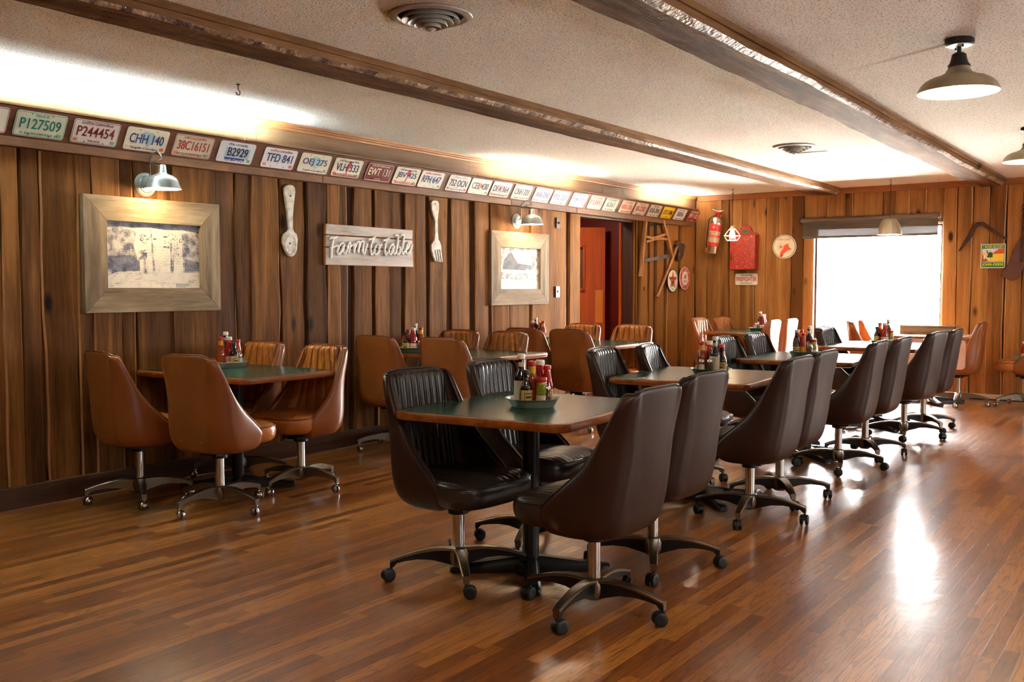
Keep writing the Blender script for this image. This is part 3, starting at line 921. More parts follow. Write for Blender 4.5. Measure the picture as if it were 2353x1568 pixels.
def make_chair(name, label, group, outer, inner, seat_mat, pipe, leg_mats, tan):
    global SH_R, SH_F
    SH_R, SH_F = (SH_RT, SH_FT) if tan else (SH_RD, SH_FD)
    t = thing(name, label, 'chair', (0, 0, 0), 0, group)
    zmap = (lambda z: .338 + (z - .285) * .560 / .620) if tan else (lambda z: .326 + (z - .285) * .576 / .620)
    smap = (lambda z: .376 + (z - .315) * .122 / .159) if tan else (lambda z: .354 + (z - .315) * .126 / .159)
    def lift(q, f):
        drop = 0.0 if f is smap else .034      # rounded upper corners
        q.v = [(a, b, f(c) - drop * max(0, (abs(b) / .215 - .45) / .55) ** 2 * max(0, (c - .76) / .145)) for a, b, c in q.v]; return q
    rc, bow, th = (.135, .024, .040) if tan else (.120, .020, .036)
    # outer shell with turned-over rim
    q = MB(); zs = [.285, .290, .297, .306, .318, .332, .350, .372, .395, .42, .47, .53, .60, .68, .76, .83, .87, .89, .90, .905]
    US = [-1 + 2 * i / 36 for i in range(37)]
    rows = []
    for z in zs:
        p = shell_path(z, rc, bow)
        rows.append([(at_len(p, u * p[-1][0])[0], at_len(p, u * p[-1][0])[1], z) for u in US])
    inn = []
    for z in [x for x in zs if x >= .37]:
        p = shell_path(z, rc, bow); row = []
        for u in US:
            x, y, nx, ny = at_len(p, u * p[-1][0])
            k = th * (1 if z < .885 else .8)
            row.append((x + nx * k, y + ny * k, z - (.004 if z > .9 else 0)))
        inn.append(row)
    n = len(US)
    vs = [p for r in rows for p in r]; o0 = len(vs); vs += [p for r in inn for p in r]
    fs = [(i * n + j, i * n + j + 1, (i + 1) * n + j + 1, (i + 1) * n + j) for i in range(len(rows) - 1) for j in range(n - 1)]
    fs += [(o0 + i * n + j, o0 + i * n + j + 1, o0 + (i + 1) * n + j + 1, o0 + (i + 1) * n + j) for i in range(len(inn) - 1) for j in range(n - 1)]
    a, b = (len(rows) - 1) * n, o0 + (len(inn) - 1) * n
    fs += [(a + j, a + j + 1, b + j + 1, b + j) for j in range(n - 1)]
    k0 = len(rows) - len(inn)
    for i in range(len(inn) - 1):
        for j in (0, n - 1):
            fs.append(((i + k0) * n + j, (i + k0 + 1) * n + j, o0 + (i + 1) * n + j, o0 + i * n + j))
    fs.append(tuple(range(n)))
    fs.append(tuple([i * n for i in range(k0 + 1)] + [i * n + n - 1 for i in range(k0, -1, -1)]))
    q.add(vs, fs)
    lift(q, zmap).build('back_shell', outer, t, subsurf=1, smooth=60)
    # channelled inner back
    q = MB(); zs2 = [.43, .45, .50, .56, .62, .68, .74, .79, .83, .86, .878, .889, .896]
    prof = [(-.5, 0.0), (-.44, .55), (-.30, .92), (0, 1.0), (.30, .92), (.44, .55)]
    ribs = 7 if tan else 11
    S = []
    for i in range(ribs):
        S += [((i + .5 + a) / ribs * 2 - 1, h) for a, h in prof]
    S.append((1.0, 0.0))
    n = len(S); vs = []
    for zi, z in enumerate(zs2):
        p = shell_path(z, rc, bow); Lm = p[-1][0]
        if tan:
            half = min(Lm - .014, .17 + .17 * max(0, .90 - z) / .45)
        else:
            half = min(Lm - .016, .205)
        fade = max(0.0, min(1.0, (.900 - z) / .022)) ** .5
        for s, h in S:
            x, y, nx, ny = at_len(p, s * half)
            e = min(1.0, (1 - abs(s)) * 7)
            pad = th + .001 + (.020 if tan else .014) * fade * e + h * (.014 if tan else .0065) * fade
            vs.append((x + nx * pad, y + ny * pad, z))
    fs = [(i * n + j, i * n + j + 1, (i + 1) * n + j + 1, (i + 1) * n + j) for i in range(len(zs2) - 1) for j in range(n - 1)]
    q.add(vs, fs)
    lift(q, zmap).build('backrest', inner, t, smooth=80)
    # welt along the open edge
    q = MB(); pts = []
    ze = [.40, .45, .50, .56, .62, .68, .74, .80, .85, .88, .898]
    for z in ze:
        p = shell_path(z, rc, bow); x, y, nx, ny = at_len(p, -p[-1][0]); pts.append((x + nx * th * .2, y + ny * th * .2, z))
    p = shell_path(.906, rc, bow)
    for i in range(13):
        x, y, nx, ny = at_len(p, (-1 + 2 * i / 12) * p[-1][0] * .98); pts.append((x + nx * .004, y + ny * .004, .907))
    for z in ze[::-1]:
        p = shell_path(z, rc, bow); x, y, nx, ny = at_len(p, p[-1][0]); pts.append((x + nx * th * .2, y + ny * th * .2, z))
    q.tube(pts, .0042, 6)
    lift(q, zmap).build('piping', pipe, t, smooth=180)
    # seat cushion
    q = MB(); rings = []
    for z, sc_ in ((.315, .80), (.325, .90), (.345, .965), (.375, .995), (.41, 1.0), (.435, .985), (.447, .955), (.457, .90), (.466, .78), (.472, .55), (.474, .25)):
        ring = []
        for i in range(44):
            a = 2 * PI * i / 44; e = 2 / 4.2
            cx, cy = math.copysign(abs(math.cos(a)) ** e, math.cos(a)), math.copysign(abs(math.sin(a)) ** e, math.sin(a))
            x = .035 + .245 * cx * sc_
            tw = max(0, min(1, (x + .05) / .2))
            ring.append((x, cy * sc_ * (.205 + .036 * tw), z + (.006 * max(0, x) / .25 if z > .44 else 0) - (.012 * max(0, (x - .2) / .08) if z > .44 else 0)))
        rings.append(ring)
    q.loft(rings)
    seat = lift(q, smap).build('seat', seat_mat, t, smooth=60)
    q = MB(); z = .440; ring = []
    for i in range(45):
        a = 2 * PI * i / 44; e = 2 / 4.2
        cx, cy = math.copysign(abs(math.cos(a)) ** e, math.cos(a)), math.copysign(abs(math.sin(a)) ** e, math.sin(a))
        x = .035 + .245 * cx * .978; tw = max(0, min(1, (x + .05) / .2))
        ring.append((x, cy * .978 * (.206 + .037 * tw), z))
    q.tube(ring, .0045, 6); lift(q, smap).build('seat_piping', pipe, seat, smooth=180)
    # swivel plate, column, hub
    q = MB(); zb = zmap(.285); q.box((0, 0, zb - .008), (.17, .13, .02)); q.lathe([(.045, zb - .04), (.045, zb - .017)], 18); q.build('swivel_plate', M['black'], t, bevel=.003)
    q = MB(); q.lathe([(.0255, .12), (.0255, zb - .02)], 22); q.build('column', M['chrome'], t)
    q = MB(); q.lathe([(.030, .055), (.038, .062), (.046, .085), (.047, .115), (.040, .134), (.029, .140)], 24); q.build('hub', leg_mats[0], t)
    return t


def leg_mesh(mats, tan):
    """one arm of the four-star base, pointing along +x"""
    q = MB(); rings = []
    st = [(.030, .134, .062, .026), (.07, .138, .074, .024), (.12, .137, .088, .0215), (.18, .128, .092, .019), (.235, .114, .086, .017), (.268, .104, .079, .016), (.283, .099, .062, .0155), (.298, .094, .060, .0145)]
    for x, zt, zb, w in st:
        e = .0035
        rings.append([(x, -w, zt - e), (x, -w + e, zt), (x, w - e, zt), (x, w, zt - e), (x, w * .82, zb), (x, -w * .82, zb)])
    mis = [0, 0, 0, 1, 1, 1] if not tan else [0] * 6
    q.loft(rings, 0, True, True, mis=mis)
    if not tan:
        for s in (-1, 1):     # bright edge rails
            q.loft([[(x, s * w, zt - .010), (x, s * (w + .0015), zt - .009), (x, s * (w + .0015), zt - .002), (x, s * w * .9, zt + .0005)] for x, zt, zb, w in st], 0)
    return q.build('leg', mats, None, smooth=35)


def caster_mesh(tan):
    q = MB()
    if tan:
        q.tube([(0, 0, .064), (0, 0, .046)], .006, 8)
        q.sphere((.012, 0, .0265), .0262, 16, 10)
        o = q.build('caster', M['chrome'], None, smooth=180)
        q = MB(); q.loft([[(.012 + .0205 * math.cos(a) * .35 - .004, dy, .0265 + .0205 * math.sin(a)) for a in [2 * PI * i / 14 for i in range(14)]] for dy in (-.0268, .0268)])
        w = q.build('wheel', M['rubber'], o)
    else:
        q.tube([(0, 0, .064), (0, 0, .034)], .0065, 8)
        for s in (-1, 1):      # hood over the two wheels
            pass
        q.loft([[(.014 + .029 * math.cos(a), dy, .0285 + .029 * math.sin(a)) for a in [PI * i / 10 for i in range(11)]] + [(.014 + .022 * math.cos(a), dy, .0285 + .022 * math.sin(a)) for a in [PI * (10 - i) / 10 for i in range(11)]] for dy in (-.008, .008)])
        o = q.build('caster', M['rubber'], None, smooth=40)
        q = MB()
        for s in (-1, 1):
            q.loft([[(.014 + r * math.cos(2 * PI * i / 18), s * dy, .0275 + r * math.sin(2 * PI * i / 18)) for i in range(18)] for r, dy in ((.024, .006), (.0272, .009), (.0272, .019), (.022, .022), (.010, .0215))])
        w = q.build('wheel', M['rubber'], o, smooth=35)
    return o


def finish_chair(t, leg0, caster0, base_deg, face_deg):
    for k in range(4):
        l = leg0 if (k == 0 and leg0.parent is None) else leg0.copy()
        if l is not leg0:
            COL.objects.link(l)
        c = caster0 if (k == 0 and caster0.parent is None) else copy_tree(caster0)
        l.parent = t; l.rotation_euler = (0, 0, rad(base_deg + 90 * k - face_deg))
        c.parent = l; c.location = (.292, 0, 0); c.rotation_euler = (0, 0, rad((base_deg * 7 + 67 * k) % 360))


G_DARK, G_TAN = 'dark brown swivel chairs down the middle of the room', 'tan swivel chairs at the wall and window tables'
proto = {}
for kind in ('dark', 'tan'):
    tan = kind == 'tan'
    lm = [M['pewter'], M['pewter']] if tan else [M['bronze'], M['black']]
    p = make_chair('swivel_chair', '', G_TAN if tan else G_DARK, M['tan'] if tan else M['brown'], M['tan_lit'] if tan else M['dark'],
                   M['tan_lit'] if tan else M['dark_rib'], M['tan_pipe'] if tan else M['dark_pipe'], lm, tan)
    lg, cs = leg_mesh(lm, tan), caster_mesh(tan)
    proto[kind] = [p, lg, cs, False]


def place_chair(kind, x, y, face, base, label, s=1.0):
    p, lg, cs, used = proto[kind]
    if not used:
        t = p; proto[kind][3] = True
    else:
        t = p.copy(); COL.objects.link(t)
        for ch in p.children:
            if ch.name.startswith('leg'):
                continue
            copy_tree(ch, t)
    t.location = (x, y, 0); t.rotation_euler = (0, 0, rad(face)); t['label'] = label
    finish_chair(t, lg, cs, base, face)
    return t


D_ = 'dark swivel chair, '
T_ = 'tan swivel chair, '
chairs = [
    ('dark', 3.22, 2.59, 266, 45, D_ + 'wall side of the nearest middle-row table, end nearer the camera'),
    ('dark', 3.86, 2.63, 272, 20, D_ + 'wall side of the nearest middle-row table, end nearer the window'),
    ('dark', 3.18, 1.88, 89, 3, D_ + 'biggest one, aisle side of the nearest middle-row table'),
    ('dark', 3.87, 1.98, 88, 28, D_ + 'aisle side of the nearest middle-row table, behind the biggest chair'),
    ('dark', 5.04, 2.66, 277, 40, D_ + 'wall side of the second middle-row table, end nearer the camera'),
    ('dark', 5.58, 2.63, 281, 60, D_ + 'wall side of the second middle-row table, end nearer the window'),
    ('dark', 4.98, 1.96, 90, 10, D_ + 'aisle side of the second middle-row table, end nearer the camera'),
    ('dark', 5.55, 2.00, 90, 35, D_ + 'aisle side of the second middle-row table, end nearer the window'),
    ('dark', 6.66, 2.58, 270, 15, D_ + 'wall side of the third middle-row table, mostly behind bottles'),
    ('dark', 7.31, 2.60, 268, 50, D_ + 'wall side of the third middle-row table, end nearer the window'),
    ('dark', 6.73, 2.01, 92, 20, D_ + 'aisle side of the third middle-row table, end nearer the camera'),
    ('dark', 7.36, 2.00, 90, 33, D_ + 'aisle side of the third middle-row table, end nearer the window'),
    ('dark', 8.86, 2.54, 266, 0, D_ + 'wall side of the fourth middle-row table, back against the window glare'),
    ('dark', 8.45, 1.98, 84, 14, D_ + 'aisle side of the fourth middle-row table, end nearer the camera'),
    ('dark', 9.05, 1.96, 90, 42, D_ + 'last in the aisle-side row, nearest the window'),
    ('tan', 3.30, 5.08, -8, 61, T_ + 'back towards camera, against the plank wall by the nearest wall table'),
    ('tan', 3.43, 4.50, 6, 4, T_ + 'largest tan back, open-floor corner of the nearest wall table'),
    ('tan', 4.11, 5.17, 181, 45, T_ + 'facing the camera, wall end of the nearest wall table'),
    ('tan', 4.10, 4.57, 178, 6, T_ + 'facing the camera, seat and ribs in view, nearest wall table'),
    ('tan', 5.52, 5.08, 0, 63, T_ + 'back towards camera, wall side of the middle wall table'),
    ('tan', 5.60, 4.50, 3, 20, T_ + 'back towards camera, open-floor side of the middle wall table'),
    ('tan', 6.22, 5.14, 182, 10, T_ + 'facing the camera, wall side of the middle wall table'),
    ('tan', 6.22, 4.64, 178, 30, T_ + 'facing the camera, open-floor side of the middle wall table'),
    ('tan', 7.27, 4.92, 0, 25, T_ + 'back towards camera, wall side of the table by the red doorway'),
    ('tan', 7.30, 4.46, 0, 45, T_ + 'back towards camera, open-floor side of the table by the red doorway'),
    ('tan', 8.06, 5.03, 180, 15, T_ + 'facing the camera, in front of the red door leaf'),
    ('tan', 8.08, 4.47, 180, 20, T_ + 'facing the camera, right of the red doorway'),
    ('tan', 10.55, 4.60, 268, 10, T_ + 'ribs facing the window, left front of the corner table'),
    ('tan', 11.16, 4.58, 268, 30, T_ + 'ribs facing the room, deepest in the corner by the back wall'),
    ('tan', 10.40, 4.06, 92, 20, T_ + 'sunlit back, front right of the corner table'),
    ('tan', 10.93, 4.05, 90, 40, T_ + 'sunlit back beside the window frame at the corner table'),
    ('tan', 10.90, 2.94, 294, 10, T_ + 'left side of the drop-leaf window table, seen edge-on'),
    ('tan', 11.46, 2.98, 290, 25, T_ + 'thin sliver right against the window glass, far left of the drop-leaf table'),
    ('tan', 11.08, 2.05, 92, 5, T_ + 'right side of the drop-leaf window table, chrome ball casters showing'),
    ('tan', 11.36, 1.46, 96, 38, T_ + 'at the right picture edge with a tray on its seat'),
]
for c in chairs:
    place_chair(*c)

# ================================================================ tables
G_TAB = 'green-topped pedestal dining tables'


def make_table(name, label, x, y, rz, sx, sy, foot=.36, leaf=False, fdeg=12, top=None):
    t = thing(name, label, 'table', (x, y, 0), rad(rz), G_TAB)
    def outline(w, h, r, z):
        return [(a, b, z) for a, b in rrect(w, h, r, 7)]
    q = MB()
    q.loft([outline(sx - .03, sy - .03, .055, .709), outline(sx - .008, sy - .008, .066, .712), outline(sx, sy, .07, .722), outline(sx, sy, .07, .734), outline(sx - .006, sy - .006, .067, .7425), outline(sx - .02, sy - .02, .06, .745), outline(sx - .05, sy - .05, .048, .745)])
    q.build('wood_edge', M['edge'], t, smooth=50)
    q = MB(); q.loft([outline(sx - .044, sy - .044, .052, .744), outline(sx - .046, sy - .046, .051, .7458)])
    q.build('tabletop', top or M['laminate'], t, smooth=30)
    q = MB(); q.lathe([(.037, .03), (.037, .70)], 24); q.build('column', M['iron'], t)
    q = MB(); q.box((0, 0, .701), (.34, .34, .012)); q.build('mounting_plate', M['black'], t)
    for k in range(4):
        a = rad(fdeg + 90 * k)
        q = MB(); rings = []
        for r, z, w in ((.02, .075, .034), (.08, .07, .034), (.2, .052, .031), (foot - .05, .040, .030), (foot - .01, .036, .027), (foot, .026, .020)):
            rings.append([(r * math.cos(a) - s * w * math.sin(a), r * math.sin(a) + s * w * math.cos(a), zz) for s, zz in ((-1, .004), (-1, z * .7), (-.55, z), (.55, z), (1, z * .7), (1, .004))])
        q.loft(rings); q.build('foot', M['iron'], t, smooth=40)
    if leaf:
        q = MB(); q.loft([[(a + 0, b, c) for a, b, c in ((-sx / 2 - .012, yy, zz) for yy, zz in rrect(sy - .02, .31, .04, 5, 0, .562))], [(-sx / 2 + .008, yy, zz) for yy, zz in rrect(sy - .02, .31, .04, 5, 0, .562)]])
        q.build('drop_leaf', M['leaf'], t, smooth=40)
    return t


tabs = dict(
    T1=(3.48, 2.385, 4, .95, .84), T2=(5.31, 2.39, 4, .95, .84), T3=(7.14, 2.37, 4, .95, .83), T4=(8.98, 2.33, 0, 1.02, .83),
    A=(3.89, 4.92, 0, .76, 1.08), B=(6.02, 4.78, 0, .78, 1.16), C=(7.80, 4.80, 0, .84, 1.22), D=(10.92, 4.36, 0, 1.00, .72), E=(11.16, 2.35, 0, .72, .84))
tlab = dict(
    T1='nearest green-topped table, big in front, round-edged wood rim', T2='second green-topped table of the middle row, counted from the camera',
    T3='third green-topped table of the middle row, between brown chairs', T4='fourth middle-row table, top whitened by the window',
    A='nearest wall table, dark green top, below the large framed picture', B='middle wall table, behind the nearest dark chairs',
    C='wall table in front of the red doorway', D='corner table below the red wall cabinet', E='drop-leaf table with pale hanging leaf at the back window')
for k, v in tabs.items():
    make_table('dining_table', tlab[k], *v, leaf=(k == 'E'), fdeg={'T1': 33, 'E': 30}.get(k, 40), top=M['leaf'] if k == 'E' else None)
q = thing('planter_box', 'low weathered wooden box lying on the drop-leaf window table', 'box', (11.3, 2.42, .7462), rad(94))
b = MB(); b.box((0, 0, .006), (.56, .14, .012)); b.box((0, .064, .05), (.56, .012, .076)); b.box((0, -.064, .05), (.56, .012, .076)); b.box((.274, 0, .05), (.012, .116, .076)); b.box((-.274, 0, .05), (.012, .116, .076))
b.build('box_body', M['barnwood'], q, bevel=.002)
b = MB(); b.box((0, .064, .091), (.60, .03, .006)); b.box((0, -.064, .091), (.60, .03, .006)); b.build('rim', M['barnwood'], q)

# ================================================================ condiments
LBL = dict(tan=(206, 176, 108), yel=(226, 176, 40), white=(226, 218, 200), red=(196, 34, 34), cream=(214, 204, 180))
G_ = {k: glassy('glass_' + k, c) for k, c in dict(black=(18, 12, 10), amber=(176, 70, 22), red=(168, 18, 18), green=(168, 172, 52), sauce=(196, 40, 22)).items()}
CAP = {k: paint(c, .4) for k, c in dict(white=(232, 226, 210), red=(214, 28, 36), black=(24, 22, 22)).items()}


def band(q, r, z0, z1, mi=0, a0=-1.2, a1=1.2, n=14):
    vs = [(r * math.sin(a0 + (a1 - a0) * i / n), -r * math.cos(a0 + (a1 - a0) * i / n), z) for z in (z0, z1) for i in range(n + 1)]
    q.add(vs, [(i, i + 1, n + 2 + i, n + 1 + i) for i in range(n)], mi)


KIND = {
    #  name, description, glass, profile, cap(colour, r, z0, z1), label(colour, r, z0, z1), stripe, neck
    'steak': ('sauce_bottle', 'tall black sauce bottle with white cap', 'black', [(.030, 0), (.032, .006), (.032, .115), (.028, .135), (.015, .160), (.013, .200), (.013, .205)], ('white', .0165, .203, .226), ('cream', .0325, .02, .11), None, ('cream', .0145, .166, .190)),
    'worc': ('sauce_bottle', 'small black sauce bottle with tan paper', 'black', [(.024, 0), (.026, .005), (.026, .080), (.021, .098), (.0115, .115), (.0105, .142)], ('black', .0135, .138, .160), ('tan', .0265, .008, .074), (74, 30, 24), None),
    'hot': ('hot_sauce_bottle', 'amber hot sauce bottle with red cap', 'amber', [(.029, 0), (.031, .005), (.031, .100), (.026, .122), (.0155, .145), (.0145, .176)], ('red', .0175, .174, .195), None, None, ('yel', .0165, .138, .172)),
    'ketchup': ('ketchup_bottle', 'red ketchup bottle with white cap', 'red', [(.030, 0), (.033, .006), (.033, .095), (.028, .125), (.019, .150), (.017, .176)], ('white', .0195, .174, .196), ('white', .0335, .018, .070), (186, 40, 40), ('red', .0185, .152, .170)),
    'jar': ('pepper_jar', 'jar of green peppers with red lid', 'green', [(.022, 0), (.0245, .004), (.0245, .088), (.022, .104), (.020, .110)], ('red', .0225, .108, .129), ('white', .025, .014, .050), (226, 176, 40), None),
    'red': ('hot_sauce_bottle', 'bright red hot sauce bottle', 'sauce', [(.023, 0), (.025, .005), (.025, .088), (.019, .125), (.0145, .150), (.0140, .158)], ('red', .0165, .156, .176), ('yel', .0255, .020, .072), (206, 50, 40), None),
    'salt': ('salt_shaker', 'glass salt shaker with chrome lid', 'SALT', [(.0205, 0), (.0215, .004), (.0185, .055), (.0165, .066)], None, None, None, None),
    'pepper': ('pepper_shaker', 'glass pepper shaker with chrome lid', 'PEP', [(.0205, 0), (.0215, .004), (.0185, .058), (.0165, .068)], None, None, None, None),
}
G_['SALT'] = plain('salt_glass', (214, 208, 196), .08, coat=.6)
G_['PEP'] = plain('pepper_glass', (108, 88, 66), .08, coat=.6, vary=(120, (62, 48, 38)))
bproto = {}


def make_bottle(k):
    nm, ds, gl, prof, cap, lab, stripe, neck = KIND[k]
    t = thing(nm, ds, 'shaker' if 'shaker' in nm else 'bottle' if 'jar' not in nm else 'jar')
    q = MB(); q.lathe(prof, 20); q.build('glass_body', G_[gl], t, smooth=45)
    if cap:
        q = MB(); c, r, z0, z1 = cap
        q.lathe([(r, z0), (r * 1.03, z0 + .002), (r, z1 - .003), (r * .9, z1)], 20); q.build('cap', CAP[c], t, smooth=35)
    else:
        z0 = prof[-1][1]
        q = MB(); q.lathe([(.0175, z0 - .004), (.0178, z0 + .010), (.0165, z0 + .018), (.011, z0 + .026), (.003, z0 + .0285)], 18); q.build('lid', M['chrome'], t, smooth=45)
    if lab:
        c, r, z0, z1 = lab
        q = MB(); band(q, r, z0, z1, 0, -1.5, 1.5)
        mats = [paint(LBL[c])]
        if stripe:
            band(q, r + .0003, z0 + (z1 - z0) * .28, z0 + (z1 - z0) * .80, 1, -.75, .75); band(q, r + .0005, z0 + (z1 - z0) * .33, z0 + (z1 - z0) * .75, 0, -.68, .68)
            band(q, r + .0007, z0 + (z1 - z0) * .48, z0 + (z1 - z0) * .60, 1, -.5, .5)
            mats.append(paint(stripe))
        q.build('paper_label', mats, t, smooth=180)
    if neck:
        c, r, z0, z1 = neck
        q = MB(); band(q, r, z0, z1, 0, -PI, PI, 18); q.build('neck_label', paint(LBL[c]), t, smooth=180)
    return t


def put_bottle(k, x, y, z, rz, label, group, s=1.0):
    if k not in bproto:
        t = bproto[k] = make_bottle(k)
    else:
        t = copy_tree(bproto[k])
    t.location = (x, y, z); t.rotation_euler = (0, 0, rz); t.scale = (s, s, s)
    t['label'] = label; t['group'] = group


tray_proto = None


def put_tray(x, y, z, r, label, mat):
    t = thing('condiment_tray', label, 'tray', (x, y, z), 0, 'round metal condiment trays')
    q = MB()
    q.lathe([(r * .80, 0), (r * .82, .001), (r * .97, .034), (r * 1.06, .037), (r * 1.065, .038), (r * 1.055, .039), (r * .965, .0365), (r * .79, .003)], 40, cap=True)
    q.build('tray_body', mat, t, smooth=30)
    return t


sets = [   # table, tray centre px, depth-derived px per metre, items (kind, px offset, towards-camera offset)
    ('T1', (3.46, 2.36), .115, 'on the nearest green table', 'galv', [('steak', -.053, -.012), ('worc', -.030, .050), ('hot', -.004, -.002), ('ketchup', .030, -.052), ('jar', .036, .046), ('red', .061, -.010), ('pepper', .058, .044)]),
    ('T2', None, .115, 'on the second middle-row table', 'traygreen', [('hot', -.052, .0), ('ketchup', -.006, -.045), ('steak', .024, .030), ('red', .064, -.035), ('worc', .066, .020), ('salt', -.052, .058), ('pepper', -.006, .066), ('jar', -.062, -.032)]),
    ('T3', None, .115, 'on the third middle-row table', 'traygreen', [('ketchup', -.056, -.03), ('worc', -.056, .040), ('red', -.010, .045), ('steak', .030, -.03), ('jar', .062, .012), ('pepper', .040, .062), ('hot', -.028, -.055)]),
    ('T4', None, .115, 'on the window-whitened fourth table', 'traygreen', [('worc', -.062, .02), ('hot', -.035, -.02), ('ketchup', .005, .045), ('steak', .035, -.04), ('jar', .058, .02)]),
    ('A', None, .115, 'on the nearest wall table', 'galv', [('hot', -.055, .02), ('steak', -.025, -.05), ('ketchup', -.005, .005), ('worc', .028, .045), ('red', .050, -.01), ('salt', .060, .036), ('jar', -.060, -.028)]),
    ('B', None, .115, 'on the middle wall table', 'traygreen', [('worc', -.050, .045), ('jar', -.062, -.01), ('ketchup', .004, .035), ('steak', .022, -.045), ('hot', .066, -.015), ('pepper', .056, .050), ('red', -.035, -.045)]),
    ('C', None, .115, 'by the red doorway', 'traygreen', [('ketchup', -.054, -.03), ('steak', -.024, -.04), ('worc', -.005, .02), ('red', .022, -.03), ('hot', .045, .02), ('salt', 0.0, .068)]),
    ('D', None, .115, 'on the corner table', 'traygreen', [('salt', -.040, .055), ('pepper', -.010, .060), ('steak', .014, -.03), ('ketchup', .040, .03), ('hot', .060, -.012)]),
]
tray_px = dict(T2=(1633, 856), T3=(1849, 812), T4=(2031, 789), A=(424, 0), B=(941, 805), C=(1237, 777), D=(1744, 757))
for key, pos, r, where, tm, items in sets:
    if pos is None:
        if key == 'A':
            pos = (3.99, 5.11)
        else:
            # slide along the sight line to the depth of the table
            p = on_z(*tray_px[key], .746); tx, ty = tabs[key][0], tabs[key][1]
            d = Vector((p.x, p.y)).normalized(); k = d.dot(Vector((tx, ty)))
            pos = (d.x * k, d.y * k)
            hx, hy = tabs[key][3] / 2 - .14, tabs[key][4] / 2 - .14
            pos = (min(max(pos[0], tx - hx), tx + hx), min(max(pos[1], ty - hy), ty + hy))
    put_tray(pos[0], pos[1], .746, r, 'round grey metal condiment tray ' + where, M[tm])
    v = Vector((pos[0], pos[1], 0)).normalized(); right = Vector((v.y, -v.x, 0))
    for kk, dx, dc in items:
        p = Vector((pos[0], pos[1], 0)) + right * dx - v * dc
        put_bottle(kk, p.x, p.y, .7495, math.atan2(right.y, right.x) + random.uniform(-.5, .5), KIND[kk][1] + ' in the tray ' + where, 'condiment bottles in the trays')
put_tray(11.25, 1.475, .4995, .085, 'small metal tray on the tan chair seat at the right picture edge', M['galv'])
put_bottle('ketchup', 11.235, 1.455, .503, -1, 'red ketchup bottle in the tray on the rightmost tan chair', 'condiment bottles in the trays')

# ================================================================ things on the picture wall (local x = along the wall, -y = into the room)
def lw(name, label, cat, x, z, y=5.46, group=None):
    return thing(name, label, cat, (x, y, z), 0, group)


def bw(name, label, cat, y, z, x=11.822, group=None):
    return thing(name, label, cat, (x, y, z), -PI / 2, group)


def trace_left(pts, ox, oy, sc_, root, y):
    """outline read off an enlargement (origin ox, oy, factor sc_), laid on the wall plane y, in the root's own axes"""
    out = []
    for a, b in pts:
        p = on_left(ox + a / sc_, oy + b / sc_, y); out.append((p.x - root.location.x, p.z - root.location.z))
    return out


def trace_back(pts, ox, oy, sc_, root, x):
    out = []
    for a, b in pts:
        p = on_back(ox + a / sc_, oy + b / sc_, x); out.append((-(p.y - root.location.y), p.z - root.location.z))
    return out


def etching(name, dark, light, lo, hi):
    m, nt, bs = new_mat(name); L = nt.links.new
    tc = N(nt, 'ShaderNodeTexCoord')
    n1 = N(nt, 'ShaderNodeTexNoise', Scale=22.0, Detail=3.0); n2 = N(nt, 'ShaderNodeTexNoise', Scale=190.0, Detail=2.0)
    L(tc.outputs['Object'], n1.inputs['Vector']); L(tc.outputs['Object'], n2.inputs['Vector'])
    mx = N(nt, 'ShaderNodeMix', data_type='FLOAT'); mx.inputs[0].default_value = .45
    L(n1.outputs['Fac'], mx.inputs[2]); L(n2.outputs['Fac'], mx.inputs[3])
    rp = N(nt, 'ShaderNodeValToRGB'); e = rp.color_ramp.elements
    e[0].position, e[0].color = lo, lin(dark); e[1].position, e[1].color = hi, lin(light)
    L(mx.outputs[0], rp.inputs[0]); L(rp.outputs[0], bs.inputs['Base Color']); bs.inputs['Roughness'].default_value = .6
    return m


M['etch_dark'] = etching('etching_shade', (60, 64, 88), (150, 150, 164), .36, .62)
M['etch_mid'] = etching('etching_foliage', (84, 86, 106), (226, 218, 206), .40, .60)
M['etch_light'] = etching('etching_paper', (196, 190, 184), (236, 228, 212), .34, .48)
M['etch_barn'] = etching('etching_barn', (34, 34, 42), (104, 104, 112), .36, .62)
M['etch_line'] = plain('etching_line', (70, 70, 84), .6)


def frame_boards(t, w, h, m, y0=0.0, y1=-.04):
    W, H, a, b = w / 2, h / 2, w / 2 - m, h / 2 - m
    for poly, mt, tn in (([(-W, H), (W, H), (a, b), (-a, b)], 'barnwood', .8), ([(-a, -b), (a, -b), (W, -H), (-W, -H)], 'barnwood', .35), ([(-W, -H), (-a, -b), (-a, b), (-W, H)], 'barnwood_z', .3), ([(a, -b), (W, -H), (W, H), (a, b)], 'barnwood_z', .6)):
        g = MB(); g.prism(poly, y1, y0, 0, None, tn)
        g.build('frame_board', M[mt], t, bevel=.0025)


# large framed print
t = lw('framed_picture', 'large barnwood-framed print of a white clapboard mill among trees', 'picture', 3.675, 1.468)
frame_boards(t, .98, .715, .152)
g = MB(); g.box((0, -.010, 0), (.69, .012, .43))
pr = g.build('print', M['etch_light'], t, smooth=0)
E1 = lambda pts: [((x - 956) / 1097 * .68, -(y - 802) / 805 * .42) for x, y in pts]
g = MB()
g.prism(E1([(408, 402), (1505, 402), (1505, 500), (1300, 470), (1100, 480), (900, 460), (700, 475), (560, 465), (408, 490)]), -.0166, -.0160, 1)
g.prism(E1([(408, 490), (560, 465), (700, 500), (830, 560), (870, 640), (870, 830), (785, 865), (785, 990), (640, 1000), (520, 1010), (408, 1060)]), -.0166, -.0160, 0)
g.prism(E1([(1290, 520), (1505, 480), (1505, 1005), (1300, 1005)]), -.0166, -.0160, 0)
g.prism(E1([(410, 820), (700, 800), (780, 880), (785, 980), (520, 1000), (410, 960)]), -.0172, -.0166, 1)
